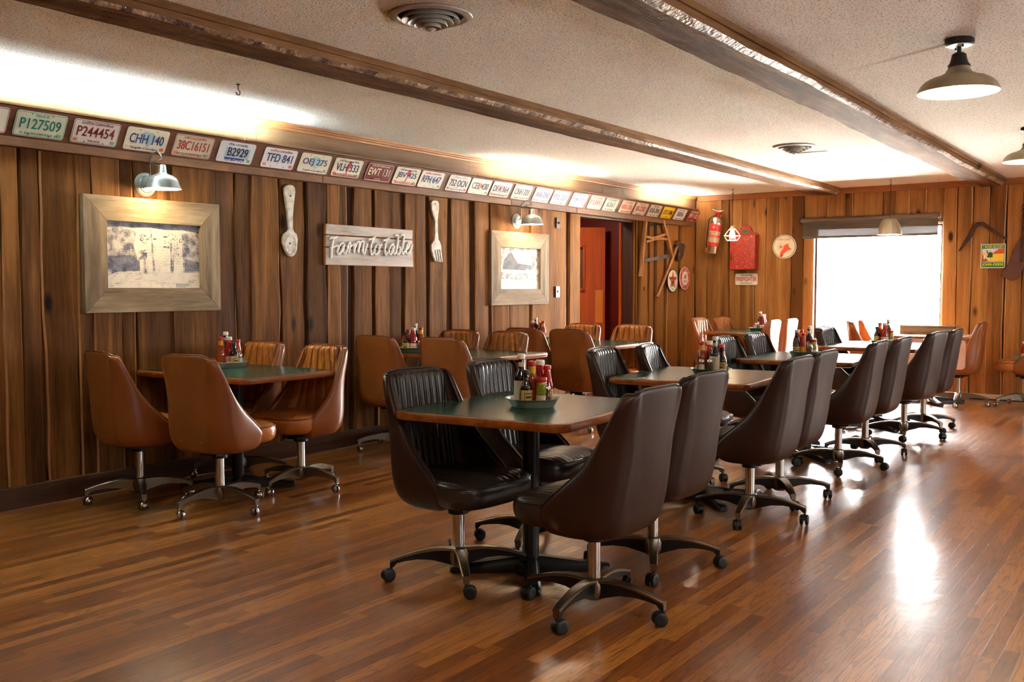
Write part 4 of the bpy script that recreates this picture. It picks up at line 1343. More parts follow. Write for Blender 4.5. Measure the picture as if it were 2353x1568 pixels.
g.prism(E1([(1320, 830), (1500, 870), (1500, 985), (1320, 985)]), -.0172, -.0166, 1)
g.prism(E1([(760, 480), (1040, 480), (900, 640), (870, 760), (760, 840), (720, 700)]), -.0172, -.0166, 2)
g.build('foliage', [M['etch_mid'], M['etch_dark'], M['etch_light']], pr, smooth=0)
g = MB()
g.prism(E1([(870, 1000), (870, 620), (1090, 495), (1290, 650), (1290, 1000)]), -.0178, -.0172, 0)
g.prism(E1([(785, 1000), (785, 860), (868, 830), (868, 1000)]), -.0178, -.0172, 0)
for a, b in ((945, 590), (1065, 558), (1065, 682)):
    g.prism(E1([(a, b), (a + 34, b), (a + 34, b + 14), (a, b + 14)]), -.0182, -.0178, 1)
for k in range(9):
    yy = 700 + k * 33
    g.prism(E1([(874, yy), (1286, yy), (1286, yy + 2), (874, yy + 2)]), -.0180, -.0178, 2)
g.build('mill', [M['etch_light'], M['etch_line'], M['etch_mid']], pr, smooth=0)
for tr in ([(826, 790), (846, 780), (860, 1015), (836, 1015)], [(912, 480), (924, 480), (960, 990), (936, 990)], [(1148, 640), (1166, 640), (1166, 1005), (1142, 1005)], [(1186, 700), (1200, 700), (1176, 1005), (1162, 1005)]):
    g = MB(); g.prism(E1(tr), -.0186, -.0180, 0); g.build('tree_trunk', M['etch_mid'], pr, smooth=0)
g = MB()
rn = random.Random(5)
for cx_, cy_, n_, sp in ((1170, 620, 46, 110), (830, 600, 30, 70), (1220, 790, 22, 60), (820, 760, 16, 45)):
    for k in range(n_):
        a, r = rn.uniform(0, 6.3), sp * rn.random() ** .5
        x0, y0 = cx_ + a / 6.3 * 0 + r * math.cos(a), cy_ + .9 * r * math.sin(a)
        l, th_ = rn.uniform(8, 20), rn.uniform(-.6, .6)
        g.prism(E1([(x0, y0), (x0 + l, y0 + l * th_), (x0 + l, y0 + l * th_ + 5), (x0, y0 + 6)]), -.0190, -.0184, 1)
for k in range(34):
    x0, y0, l = rn.uniform(420, 1440), rn.uniform(1010, 1180), rn.uniform(15, 70)
    g.prism(E1([(x0, y0), (x0 + l, y0 - 4), (x0 + l, y0), (x0, y0 + 5)]), -.0170, -.0164, 2)
for ln, (xx0, xx1) in enumerate(((1205, 1360), (1210, 1365), (1210, 1320))):
    xq = xx0
    while xq < xx1:
        l = rn.uniform(5, 11); g.prism(E1([(xq, 1146 + ln * 17), (xq + l, 1144 + ln * 17), (xq + l, 1154 + ln * 17), (xq, 1154 + ln * 17)]), -.0170, -.0164, 1); xq += l + rn.uniform(3, 8)
g.build('pen_strokes', [M['etch_mid'], M['etch_line'], M['etch_mid']], pr, smooth=0)['kind'] = 'stuff'

# small framed print
t = lw('framed_picture', 'smaller barnwood-framed print of a dark barn with white roof', 'picture', 7.74, 1.448)
frame_boards(t, .985, .71, .155)
g = MB(); g.box((0, -.010, 0), (.69, .012, .42)); pr = g.build('print', M['etch_light'], t, smooth=0)
E2 = lambda pts: [((x - 1962) / 262 * .68, -(y - 1188) / 300 * .41) for x, y in pts]
g = MB()
g.prism(E2([(1832, 1040), (2092, 1040), (2092, 1200), (2030, 1180), (1900, 1100), (1832, 1180)]), -.0166, -.016, 0)
g.prism(E2([(1832, 1215), (2092, 1225), (2092, 1275), (1832, 1262)]), -.0166, -.016, 0)
g.prism(E2([(1852, 1195), (1860, 1130), (1905, 1072), (1950, 1150), (2040, 1165), (2040, 1200)]), -.0172, -.0166, 1)
g.prism(E2([(1905, 1068), (1925, 1072), (2045, 1150), (2040, 1162), (1955, 1152)]), -.0178, -.0172, 2)
g.prism(E2([(1868, 1150), (1885, 1150), (1885, 1185), (1868, 1185)]), -.0178, -.0172, 3)
g.prism(E2([(2000, 1185), (2080, 1215), (2080, 1235), (2005, 1200)]), -.0178, -.0172, 2)
g.build('barn', [M['etch_mid'], M['etch_barn'], M['etch_light'], M['etch_line']], pr, smooth=0)


# sconces
def sconce(label, x, z):
    t = lw('wall_sconce', label, 'wall lamp', x, z, 5.462, 'gooseneck wall lamps over the pictures')
    def lath_y(prof, mi=0):     # lathe about the local y axis
        q = MB(); q.lathe(prof, 28); q.v = [(a, -c, b) for a, b, c in q.v]; return q
    lath_y([(.078, 0), (.078, .006), (.070, .014), (.056, .018), (.050, .026), (.030, .030), (.012, .031)]).build('backplate', M['lampgrey'], t, smooth=35)
    q = MB(); pts = [(0, -.025, .012), (0, -.05, .016), (0, -.058, .04), (0, -.058, .13)] + [(0, -.123 + .065 * math.cos(PI * (1 - i / 10)), .13 + .065 * math.sin(PI * i / 10)) for i in range(1, 11)] + [(0, -.188, .10)]
    q.tube(pts, .0048, 8); q.build('gooseneck', M['lampgrey'], t, smooth=180)
    o = (0, -.188, .108)
    q = MB(); q.lathe([(.016, .004), (.020, 0), (.026, -.046), (.034, -.054), (.062, -.064), (.083, -.078), (.094, -.098), (.101, -.122), (.112, -.147)], 36, o, cap=False)
    q.lathe([(.110, -.147), (.099, -.121), (.092, -.097), (.081, -.080), (.061, -.067), (.03, -.057)], 36, o, 1, cap=False); q.lathe([(.112, -.146), (.110, -.146)], 36, o, 0, cap=False)
    q.build('lamp_shade', [M['lampgrey'], M['lampwhite']], t, smooth=50)
    q = MB(); q.sphere((o[0], o[1], o[2] - .120), .029, 16, 10, 0, 1.15); q.build('bulb', M['bulb'], t, smooth=180)
    d = bpy.data.lights.new('sconce_light', 'POINT'); d.energy = 2.6; d.color = (1.0, .74, .42); d.shadow_soft_size = .03
    l = bpy.data.objects.new('sconce_light', d); COL.objects.link(l); l.parent = t; l.location = (o[0], o[1], o[2] - .150)


sconce('silver gooseneck wall lamp lit over the large framed print', on_left(333, 425, 5.462).x, 1.918)
sconce('silver gooseneck wall lamp lit over the small framed print', on_left(1186, 509, 5.462).x, 1.912)

# spoon, fork, sign
t = lw('wall_spoon', 'big white wooden spoon hung on the plank wall', 'wall decor', *[(p.x, p.z) for p in [on_left(665, 505, 5.45)]][0], y=5.455, group=None)
sp = trace_left([(75, 230), (72, 190), (90, 160), (125, 146), (160, 145), (195, 160), (218, 195), (222, 240), (212, 330), (200, 450), (190, 560), (188, 740), (205, 780), (240, 815), (255, 870), (250, 960), (240, 1040), (215, 1095), (180, 1122), (150, 1120), (110, 1090), (75, 1010), (52, 930), (52, 860), (75, 805), (115, 780), (138, 745), (125, 600), (100, 420), (80, 300)], 640, 400, 5.8825, t, 5.44)
g = MB(); g.prism(sp, -.022, 0); o = g.build('spoon_body', M['chalk'], t, bevel=.005, smooth=50)
bowl = trace_left([(152 + 78 * math.cos(a), 955 + 140 * math.sin(a)) for a in [2 * PI * i / 24 for i in range(24)]], 640, 400, 5.8825, t, 5.44)
g = MB(); bc = (sum(p[0] for p in bowl) / 24, sum(p[1] for p in bowl) / 24)
g.loft([[(p[0], -.0225, p[1]) for p in bowl]] + [[(bc[0] + (p[0] - bc[0]) * k, -.0225 + dy, bc[1] + (p[1] - bc[1]) * k) for p in bowl] for k, dy in ((.94, -.004), (.86, -.0005), (.5, -.0002))])
g.build('bowl_rim', M['chalk'], t, smooth=60)
for nm, pt in (('screw', (150, 297)), ('screw', (143, 940))):
    a = trace_left([pt], 640, 400, 5.8825, t, 5.44)[0]
    g = MB(); g.prism(disc(.006, 10, *a), -.0275, -.021); g.build(nm, M['black'], t)
t = lw('wall_fork', 'big white wooden fork hung right of the Farm to Table sign', 'wall decor', *[(p.x, p.z) for p in [on_left(1002, 530, 5.45)]][0], y=5.455)
fk = trace_left([(2060, 390), (2080, 362), (2110, 358), (2145, 365), (2165, 400), (2165, 470), (2155, 560), (2148, 620), (2150, 800), (2160, 890), (2180, 920), (2195, 970), (2197, 1020), (2216, 1192), (2200, 1193), (2178, 1022), (2166, 1022), (2190, 1193), (2172, 1193), (2150, 1022), (2136, 1024), (2160, 1192), (2145, 1190), (2118, 1026), (2104, 1028), (2133, 1188), (2115, 1185), (2080, 1090), (2065, 1010), (2062, 960), (2080, 925), (2105, 895), (2112, 800), (2110, 620), (2085, 560), (2068, 480)], 640, 400, 5.8825, t, 5.44)
g = MB(); g.prism(fk, -.02, 0); g.build('fork_body', M['chalk'], t, bevel=.003, smooth=50)
a = trace_left([(2112, 402)], 640, 400, 5.8825, t, 5.44)[0]
g = MB(); g.prism(disc(.005, 10, *a), -.0235, -.019); g.build('screw', M['black'], t)

t = lw('wall_sign', 'whitewashed three-board sign with raised script reading Farm to Table', 'sign', *[(p.x, p.z) for p in [on_left(848, 564, 5.44)]][0], y=5.458)
for k, poly in enumerate(([(640, 672), (1820, 760), (1816, 886), (632, 812)], [(634, 826), (1816, 896), (1818, 1030), (630, 980)], [(630, 990), (1818, 1038), (1828, 1260), (632, 1228)])):
    pl = trace_left(poly, 640, 400, 5.8825, t, 5.438)
    g = MB(); g.prism(pl, -.020, 0, 1, None, .3 + .2 * k)
    c = (sum(p[0] for p in pl) / 4, sum(p[1] for p in pl) / 4)
    g.prism([(c[0] + (p[0] - c[0]) * .982, c[1] + (p[1] - c[1]) * .93) for p in pl], -.0206, -.0195, 0, None, .3 + .2 * k)
    g.build('sign_board', [M['board'], M['rawedge']], t, smooth=0)


def smooth_path(pts, n=5):
    out = []
    for i in range(len(pts) - 1):
        p0, p1, p2, p3 = pts[max(i - 1, 0)], pts[i], pts[i + 1], pts[min(i + 2, len(pts) - 1)]
        for k in range(n):
            s = k / n
            out.append(tuple(.5 * ((2 * p1[c]) + (-p0[c] + p2[c]) * s + (2 * p0[c] - 5 * p1[c] + 4 * p2[c] - p3[c]) * s * s + (-p0[c] + 3 * p1[c] - 3 * p2[c] + p3[c]) * s ** 3) for c in (0, 1)))
    out.append(pts[-1]); return out


STR = [[(738, 868), (722, 940), (708, 1050), (706, 1138)], [(684, 884), (702, 862), (740, 864), (786, 854)], [(690, 1002), (735, 990), (800, 962)],
       [(872, 930), (835, 945), (798, 1010), (790, 1068), (812, 1086), (850, 1040), (882, 948), (868, 1040), (886, 1078), (918, 1036), (945, 932), (962, 950), (940, 1075)], [(945, 1012), (985, 962), (1008, 962), (1022, 938), (1016, 1070)],
       [(1018, 1022), (1060, 922), (1085, 930), (1070, 1065)], [(1075, 1022), (1112, 916), (1142, 926), (1130, 1058), (1150, 1078), (1178, 1000), (1190, 942)],
       [(1210, 892), (1232, 884), (1270, 876), (1302, 846)], [(1268, 880), (1246, 960), (1240, 1040), (1252, 1096), (1275, 1058)], [(1332, 945), (1302, 990), (1290, 1060), (1310, 1090), (1346, 1050), (1360, 980), (1336, 946), (1360, 968), (1392, 956)],
       [(1404, 900), (1430, 894), (1470, 882), (1492, 856)], [(1452, 886), (1436, 960), (1430, 1040), (1442, 1100), (1470, 1062)], [(1547, 950), (1512, 970), (1486, 1030), (1492, 1080), (1520, 1078), (1557, 968), (1546, 1050), (1562, 1088), (1588, 1030), (1604, 940), (1610, 834)],
       [(1568, 832), (1612, 830)], [(1600, 930), (1586, 1040), (1602, 1094), (1636, 1060), (1640, 1004), (1620, 984)], [(1650, 832), (1688, 828), (1676, 950), (1660, 1040), (1672, 1084), (1706, 1040)], [(1706, 1034), (1750, 990), (1766, 942), (1746, 936), (1720, 1000), (1716, 1060), (1740, 1085), (1776, 1040), (1802, 956)]]
g = MB()
for st in STR:
    pp = trace_left(smooth_path(st), 640, 400, 5.8825, t, 5.43)
    g.tube([(a, -.030, b) for a, b in pp], .0100, 8)
g.build('lettering', M['letters'], t, smooth=60)

# switches and latch
for nm, lab, px, py, mt, kn in (('light_switch', 'dark bronze switch plate high beside the doorway', 1283, 513, 'jamb', 'black'), ('light_switch', 'grey-white switch plate at hand height beside the doorway', 1281.5, 671, 'traygreen', 'whiteplastic')):
    p = on_left(px, py, 5.452); t = lw(nm, lab, 'switch', p.x, p.z, 5.456)
    g = MB(); g.prism(rrect(.072, .115, .006, 3), -.007, 0); g.build('switch_plate', M[mt], t, bevel=.002)
    g = MB(); g.box((0, -.012, .002), (.012, .016, .024)); g.build('toggle', M[kn], t, bevel=.002)
p = on_left(1480, 664, 5.45); t = lw('door_latch', 'small dark iron latch strip between saw and doorway', 'latch', p.x, p.z, 5.46)
g = MB(); g.prism(rrect(.05, .11, .004, 3), -.006, 0); g.build('strike', M['rust'], t)
g = MB(); g.box((0, -.010, 0), (.018, .010, .05)); g.build('bolt', M['black'], t, bevel=.002)

# bow saw
t = lw('bow_saw', 'antique wooden bow saw with grey blade on the narrow plank wall', 'saw', *[(p.x, p.z) for p in [on_left(1507, 560, 5.43)]][0], y=5.440)
TL5 = lambda pts: trace_left(pts, 1440, 480, 7.125, t, 5.44)
def bar(pts, w0, w1, y0, y1, name, mt):
    pp = TL5(smooth_path(pts, 4)); n = len(pp); g = MB(); rings = []
    for i, p in enumerate(pp):
        a, b = pp[max(i - 1, 0)], pp[min(i + 1, n - 1)]; dx, dz = b[0] - a[0], b[1] - a[1]; L = math.hypot(dx, dz) or 1
        w = (w0 + (w1 - w0) * i / (n - 1)) / 2; nx, nz = -dz / L * w, dx / L * w
        rings.append([(p[0] + nx, y0, p[1] + nz), (p[0] - nx, y0, p[1] - nz), (p[0] - nx, y1, p[1] - nz), (p[0] + nx, y1, p[1] + nz)])
    g.loft(rings); return g.build(name, M[mt], t, bevel=.003)
bar([(282, 205), (262, 400), (246, 560), (230, 720), (216, 980), (196, 1115)], .045, .035, -.042, 0, 'upright', 'handle')
bar([(562, 190), (600, 340), (645, 500), (712, 792)], .045, .04, -.042, 0, 'upright', 'handle')
bar([(285, 458), (400, 480), (500, 455), (612, 418)], .030, .030, -.034, -.010, 'crossbar', 'handle')
bar([(285, 545), (400, 508), (500, 490), (636, 500)], .030, .030, -.033, -.012, 'crossbar', 'handle')
g = MB(); g.prism(TL5([(258, 822), (680, 738), (715, 785), (690, 800), (640, 806), (600, 818), (560, 822), (520, 834), (480, 838), (440, 848), (400, 852), (360, 864), (320, 868), (265, 885)]), -.022, -.018); g.build('blade', M['rustgrey'], t, smooth=0)
g = MB(); pp = TL5(smooth_path([(285, 285), (345, 284), (430, 262), (500, 254), (572, 262)], 8))
for k in (0, PI):
    g.tube([(a + .0, -.02 + .010 * math.cos(i * 1.1 + k), b + .010 * math.sin(i * 1.1 + k)) for i, (a, b) in enumerate(pp)], .0045, 6)
g.build('twisted_wire', M['black'], t, smooth=180)

# axe
t = lw('broad_axe', 'old broad axe with long pale handle hung on the plank wall', 'axe', *[(p.x, p.z) for p in [on_left(1530, 620, 5.43)]][0], y=5.452)
hp = TL5([(478, 1452), (545, 1290), (600, 1150), (655, 1010), (720, 850), (770, 720), (806, 600)])
g = MB(); g.tube([(a, -.030, b) for a, b in hp], [.021, .016, .0155, .016, .0165, .017, .017], 10); g.build('handle', M['handle'], t, smooth=60)
g = MB(); g.prism(TL5([(790, 525), (828, 520), (852, 590), (872, 592), (900, 568), (926, 620), (902, 690), (890, 760), (862, 820), (815, 868), (806, 800), (818, 700), (806, 610), (766, 596), (772, 556)]), -.05, -.012); g.build('axe_head', M['rust'], t, bevel=.006)

# round enamel signs
def round_sign(t, r, ring, field, th=.012):
    g = MB(); g.prism(disc(r, 56), -th, 0, 0); g.build('rim', paint(ring, .35), t, bevel=.002)
    g = MB(); g.prism(disc(r * .93, 56), -th - .0012, -th + .001, 0); return g.build('face', paint(field, .3), t, smooth=0)
t = lw('round_sign', 'round white sign with red star and green T, black rim', 'sign', 11.113, 1.345, 5.448, 'round enamel signs')
round_sign(t, .148, (22, 22, 20), (240, 234, 220))
g = MB(); g.prism(star_poly(.118, .047, 0, .004), -.0150, -.0130); g.build('star', paint((226, 84, 44), .3), t, smooth=0)
g = MB(); g.prism([(-.036, -.002), (.036, -.002), (.036, -.022), (.012, -.022), (.008, -.075), (-.008, -.075), (-.012, -.022), (-.036, -.022)], -.0166, -.0148); g.build('emblem', paint((40, 120, 70), .3), t, smooth=0)
letters('lettering', 'TEXACO', paint((24, 24, 22), .4), t, 0, .205, .036, .036, -.0148, .002)
letters('small_print', 'REG. T.M.', paint((60, 60, 56), .4), t, 0, .04, -.105, .008, -.0135, .001)
t = lw('round_sign', 'round sign with red lettered ring and winged red horse', 'sign', 11.470, 1.379, 5.448, 'round enamel signs')
round_sign(t, .148, (232, 230, 224), (204, 44, 34))
g = MB(); g.prism(disc(.092, 48), -.0150, -.0130); g.build('centre', paint((240, 236, 226), .3), t, smooth=0)
arc_letters('lettering', 'THE SIGN OF', paint((246, 240, 230), .4), t, .113, PI / 2, 2.1, .024, -.0134)
arc_letters('lettering', 'FRIENDLY SERVICE', paint((246, 240, 230), .4), t, .113, -PI / 2, 2.9, .022, -.0134, inward=True)
g = MB(); g.prism([(x * .0011, z * .0011 + .018) for x, z in [(-34, -8), (-22, -2), (-10, 2), (-16, 22), (-8, 34), (2, 26), (10, 12), (18, 14), (22, 26), (32, 30), (36, 22), (28, 18), (24, 6), (20, -6), (30, -18), (24, -24), (12, -12), (0, -12), (-8, -22), (-20, -30), (-24, -24), (-14, -14), (-18, -8), (-30, -14)]], -.0166, -.0148); g.build('horse_emblem', paint((208, 46, 34), .3), t, smooth=0)
letters('small_print', 'Mobilgas', paint((36, 40, 60), .4), t, 0, .09, -.040, .022, -.0150, .001)

# ================================================================ licence plates on the slanted ledge
WH, CR, IV = (226, 222, 208), (214, 206, 184), (222, 214, 190)
BLU, RED, DRD, GRN, BLK, TEA, ORG = (38, 58, 132), (176, 40, 38), (120, 28, 30), (40, 110, 84), (32, 32, 36), (22, 128, 112), (196, 86, 44)
SC = 'SOUTH CAROLINA'
PL = [  # px, py, number, number colour, base, top text, top colour, bottom text, bottom colour, art, label
    (-46, 266, '', GRN, WH, '', DRD, '', DRD, None, 'white plate with dark red rim cut off by the left picture edge'),
    (93, 287, 'P127509', TEA, (206, 208, 184), 'TRUCK', TEA, '19  ' + SC + '  82', TEA, 'rim', 'cream licence plate reading P127509 in green'),
    (220, 305, 'P244454', DRD, (214, 206, 200), SC, DRD, 'TRUCK', DRD, 'rim', 'white licence plate reading P244454 in dark red'),
    (337, 325, 'CHH 140', BLU, CR, '', BLU, 'South Carolina', BLU, 'state', 'cream licence plate reading CHH 140 above the lamp neck'),
    (444, 338, '38C16151', RED, (196, 186, 164), 'MISSISSIPPI', RED, 'OCT LAUDERDALE 73', DRD, 'rim', 'beige licence plate reading 38C16151 in red'),
    (543, 356, 'B2929', BLK, (212, 214, 216), 'THE CITADEL', BLK, 'South Carolina', (240, 240, 240), 'stripes', 'white licence plate reading B2929 over blue stripes'),
    (642, 371, 'TFD 841', BLU, (220, 218, 220), SC, RED, '', BLU, 'palm', 'white licence plate reading TFD 841 with red heading'),
    (723, 380, 'OEJ 275', BLU, CR, '', BLU, 'South Carolina', BLU, 'state', 'cream licence plate reading OEJ 275 in blue'),
    (798, 391, 'VLH 333', BLU, IV, '1776  Bicentennial  1976', BLU, SC, (240, 236, 226), 'soldier', 'cream licence plate reading VLH 333 with red figure'),
    (871, 397, 'EWT 131', (232, 222, 200), DRD, SC, (232, 222, 200), '1975', (232, 222, 200), 'rim', 'dark red licence plate reading EWT 131'),
    (934, 404, 'JBV 425', BLU, IV, '1776  Bicentennial  1976', BLU, SC, (240, 236, 226), 'soldier', 'cream licence plate reading JBV 425 with red figure'),
    (991, 411, 'RPH 647', BLU, (220, 216, 206), SC, RED, '', BLU, 'palm', 'white licence plate reading RPH 647 with red heading'),
    (1053, 419, '752 OCN', BLK, (214, 214, 212), 'Smiling Faces', (200, 150, 90), 'South Carolina', (120, 120, 128), 'palm', 'pale licence plate reading 752 OCN'),
    (1103, 426, 'CEL 430', (86, 84, 112), (226, 220, 206), '', BLU, '', BLU, 'rose', 'pale licence plate reading CEL 430 with pink flower'),
    (1151, 432, 'DFA 364', (70, 66, 96), (214, 204, 194), '', BLU, SC, ORG, 'rose', 'faded licence plate reading DFA 364 with pink figure'),
    (1199, 438, 'CNH 328', (66, 66, 98), (216, 208, 180), '', BLU, 'South Carolina', (130, 130, 140), 'palm', 'cream licence plate reading CNH 328'),
    (1246, 445, 'AVA-3342', (70, 74, 120), (228, 222, 216), 'First in Flight', RED, 'NORTH CAROLINA', (190, 50, 70), None, 'white licence plate reading AVA-3342'),
    (1287, 451, 'PTL 227', (60, 90, 110), (204, 202, 178), '', BLU, 'South Carolina', (50, 110, 160), 'state', 'cream licence plate reading PTL 227'),
    (1329, 457, 'OJK 523', (66, 76, 130), (226, 220, 210), SC, RED, '', BLU, 'palm', 'white licence plate reading OJK 523 with red heading'),
    (1369, 462, 'P 13493', (176, 62, 46), (218, 196, 150), SC, RED, 'PSTJ', ORG, 'rim', 'tan licence plate reading P 13493 in red'),
    (1403, 468, '6361', (60, 66, 56), (190, 184, 152), SC + ' 83', (60, 66, 56), 'OK CAMPER JAN', (60, 66, 56), 'rim', 'greenish licence plate reading 6361'),
    (1440, 474, 'MMS-776', (206, 90, 70), (206, 168, 120), SC, (200, 110, 80), 'NORTH CAROLINA', (190, 90, 70), None, 'orange-tan licence plate reading MMS-776'),
    (1472, 479, 'SB-2282', (190, 70, 66), (218, 190, 158), 'Tennessee', (190, 70, 66), 'Volunteer', (232, 228, 224), 'bluebar', 'pinkish licence plate reading SB-2282 in red'),
    (1504, 485, 'KHS-7841', (50, 48, 60), (222, 206, 186), 'VIRGINIA', RED, 'For Lovers', (120, 120, 130), None, 'cream licence plate reading KHS-7841'),
    (1534, 490, '375 XM', (80, 60, 24), (240, 196, 24), '', BLK, '71 OHIO', (110, 84, 20), None, 'bright yellow licence plate reading 375 XM'),
    (1563, 494, '81016', (60, 54, 96), (220, 212, 204), 'THE CITADEL', (150, 140, 140), 'South Carolina', (90, 80, 160), None, 'white licence plate reading 81016'),
    (1593, 496, 'FFF 132', (236, 226, 210), (150, 40, 28), SC, (236, 226, 210), '1975', (236, 226, 210), 'rim', 'red licence plate reading FFF 132 at the far end'),
]
tiltA = math.atan2(.09, .158)
for k, (px, py, num, nc, base, top, tc_, bot, bc_, art, lab) in enumerate(PL):
    x = on_left(px, py, 5.362).x
    t = thing('license_plate', lab + ('' if len(lab.split()) > 9 else ' on the slanted ledge'), 'license plate', (x, 5.366 - .003, 2.183), 0, 'old licence plates along the slanted ledge')
    t.rotation_euler = (tiltA, 0, 0)       # leans out at the top
    w, h = .295, .150
    g = MB(); g.prism(rrect(w, h, .016, 4), -.0022, 0); g.build('plate_body', paint(base, .42), t, bevel=.0008)
    if art in ('rim',) or k == 0:
        g = MB(); o1, o2 = rrect(w - .008, h - .008, .013, 4), rrect(w - .014, h - .014, .011, 4); n = len(o1)
        g.add([(a, -.0035, b) for a, b in o1 + o2], [(i, (i + 1) % n, n + (i + 1) % n, n + i) for i in range(n)]); g.build('painted_rim', paint(tc_, .4), t, smooth=0)
    if art == 'state':
        g = MB(); g.prism([(-.055, .03), (-.02, .055), (.01, .052), (.035, .05), (.072, .012), (.03, -.03), (.012, -.045), (-.005, -.02), (-.03, .005)], -.003, -.0015); g.build('state_shape', paint((160, 190, 196), .45), t, smooth=0)
    if art == 'palm':
        g = MB(); g.prism([(-.004, -.045), (.004, -.045), (.003, .0), (.03, -.004), (.022, .014), (.034, .026), (.012, .026), (0, .04), (-.012, .026), (-.034, .026), (-.022, .014), (-.03, -.004), (-.003, .0)], -.003, -.0015); g.build('palm_tree', paint((176, 200, 226), .45), t, smooth=0)
    if art == 'soldier':
        g = MB(); g.prism([(.0, -.052), (.008, -.052), (.016, .0), (.034, .01), (.03, .045), (.02, .062), (.004, .058), (-.006, .02), (.004, .002)], -.003, -.0015); g.build('red_figure', paint((196, 44, 40), .45), t, smooth=0)
        g = MB(); g.prism([(-.12, -.05), (.0, -.046), (.135, -.05), (.135, -.068), (-.12, -.068)], -.003, -.0015); g.build('red_banner', paint((190, 40, 40), .45), t, smooth=0)
    if art == 'rose':
        g = MB(); g.prism(star_poly(.03, .02, .0, .012), -.003, -.0015); g.prism([(-.003, -.04), (.003, -.04), (.003, 0), (-.003, 0)], -.003, -.0015); g.build('flower', paint((226, 130, 110), .45), t, smooth=0)
    if art == 'stripes':
        g = MB()
        for i in range(7):
            g.box((.01, -.0024, .028 - i * .011), (.20, .001, .005))
        g.build('blue_stripes', paint((110, 150, 200), .45), t, smooth=0)
        g = MB(); g.box((.0, -.0026, -.052), (.165, .001, .022)); g.build('blue_band', paint((44, 48, 140), .45), t, smooth=0)
    if art == 'bluebar':
        g = MB(); g.box((0, -.0026, -.060), (.12, .001, .018)); g.build('blue_band', paint((80, 110, 190), .45), t, smooth=0)
    if num:
        nw = .235 if len(num) > 5 else .165
        letters('plate_number', num, paint(nc, .4), t, .012 if art == 'stripes' else 0, nw, .004 if top else .006, .062, -.0024, .0022, bold=.004)
    if top:
        letters('top_line', top, paint(tc_, .4), t, 0, min(.20, .013 * len(top) + .02), .055, .014, -.0024, .0014)
    if bot:
        letters('bottom_line', bot, paint(bc_, .4), t, 0, min(.22, .012 * len(bot) + .02), -.055, .014, -.0032, .0010)
    g = MB()
    for sx in (-.06, .06):
        for sz in (.062, -.062):
            g.prism(disc(.0035, 8, sx, sz), -.0040, -.002)
    g.build('plate_screws', M['rust'], t, smooth=0)
    if k not in (0, 9, 19, 20, 26):
        g = MB(); g.box((-.118, -.0026, -.052), (.026, .001, .020)); g.build('sticker', paint((222, 214, 206) if k % 2 else (206, 120, 100), .5), t, smooth=0)
        g = MB(); g.box((.118, -.0026, -.052), (.026, .001, .020)); g.build('sticker', paint((120, 170, 120) if k % 3 else (206, 84, 80), .5), t, smooth=0)

# ================================================================ things on the back wall
t = bw('fire_extinguisher', 'polished metal fire extinguisher with red paper bands in the room corner', 'fire extinguisher', 5.175, 1.70, 11.725)
t.rotation_euler = (0, rad(9), -PI / 2)
g = MB(); g.lathe([(.070, 0), (.078, .006), (.080, .012), (.080, .395), (.077, .42), (.064, .452), (.040, .474), (.030, .480)], 36); g.build('cylinder', M['steel'], t, smooth=50)
for z0, z1, c in ((.295, .385, (198, 40, 34)), (.245, .295, (186, 160, 128)), (.215, .245, (198, 40, 34)), (.15, .215, (186, 160, 128)), (.10, .15, (198, 40, 34))):
    g = MB(); band(g, .0808, z0, z1, 0, -1.3, 1.3, 20); g.build('paper_band', paint(c, .4), t, smooth=180)
g = MB(); g.prism(disc(.018, 16, 0, .345), -.0830, -.0800); g.build('badge', paint((180, 150, 140), .4), t, smooth=0)
letters('lettering', 'INSTRUCTIONS', paint((110, 60, 50), .5), t, 0, .10, .272, .016, -.0815, .001)
letters('lettering', 'FOAM', paint((236, 220, 206), .5), t, 0, .08, .230, .016, -.0815, .001)
g = MB(); g.lathe([(.026, .476), (.026, .50), (.034, .515), (.046, .535), (.044, .54), (.024, .53)], 20); g.build('collar', paint((170, 36, 36), .4), t, smooth=40)
g = MB(); g.tube([(-.115, -.0, .575), (-.06, 0, .560), (0, 0, .553), (.05, 0, .563), (.06, 0, .578)], .006, 8); g.tube([(0, 0, .53), (0, 0, .558)], .008, 8); g.build('lever', M['chrome'], t, smooth=180)
g = MB(); g.tube([(-.02, -.02, .49), (-.07, -.02, .48), (-.10, -.02, .44), (-.104, -.02, .36), (-.098, -.02, .22), (-.085, -.02, .07)], .006, 8); g.build('hose', M['cord'], t, smooth=180)
g = MB(); g.tube([(-.085, -.02, .07), (-.082, -.02, .005)], [.006, .0085], 8); g.build('nozzle', M['brass'], t, smooth=180)
g = MB(); g.box((0, .085, .33), (.05, .012, .10)); g.build('bracket', M['rust'], t)

t = bw('wall_cabinet', 'worn red wooden wall cabinet with scalloped crest, behind the caged lamp', 'cabinet', 4.752, 1.486, 11.822)
g = MB(); g.box((0, -.055, .22), (.34, .11, .44)); g.build('body', M['red'], t, bevel=.003)
g = MB(); g.box((0, -.117, .22), (.336, .014, .434)); dd = g.build('door', M['red'], t, bevel=.003)
g = MB(); g.box((-.146, -.128, .17), (.014, .010, .085)); g.build('latch', M['rust'], dd, bevel=.002)
g = MB(); g.prism([(-.17, .44), (.17, .44), (.165, .462), (.135, .478), (.10, .482), (.085, .50), (.078, .53), (.055, .558), (.015, .572), (-.015, .572), (-.055, .558), (-.078, .53), (-.085, .50), (-.10, .482), (-.135, .478), (-.165, .462)], -.022, -.006); cr = g.build('crest', M['red'], t, bevel=.002)
g = MB(); g.prism(rrect(.095, .055, .006, 3, 0, .492), -.027, -.022); g.build('metal_tag', paint((96, 96, 62), .5), cr, smooth=0)
letters('tag_numbers', '1887', paint((60, 58, 40), .5), cr, 0, .055, .492, .024, -.0272, .001)
rn = random.Random(3)
g = MB()
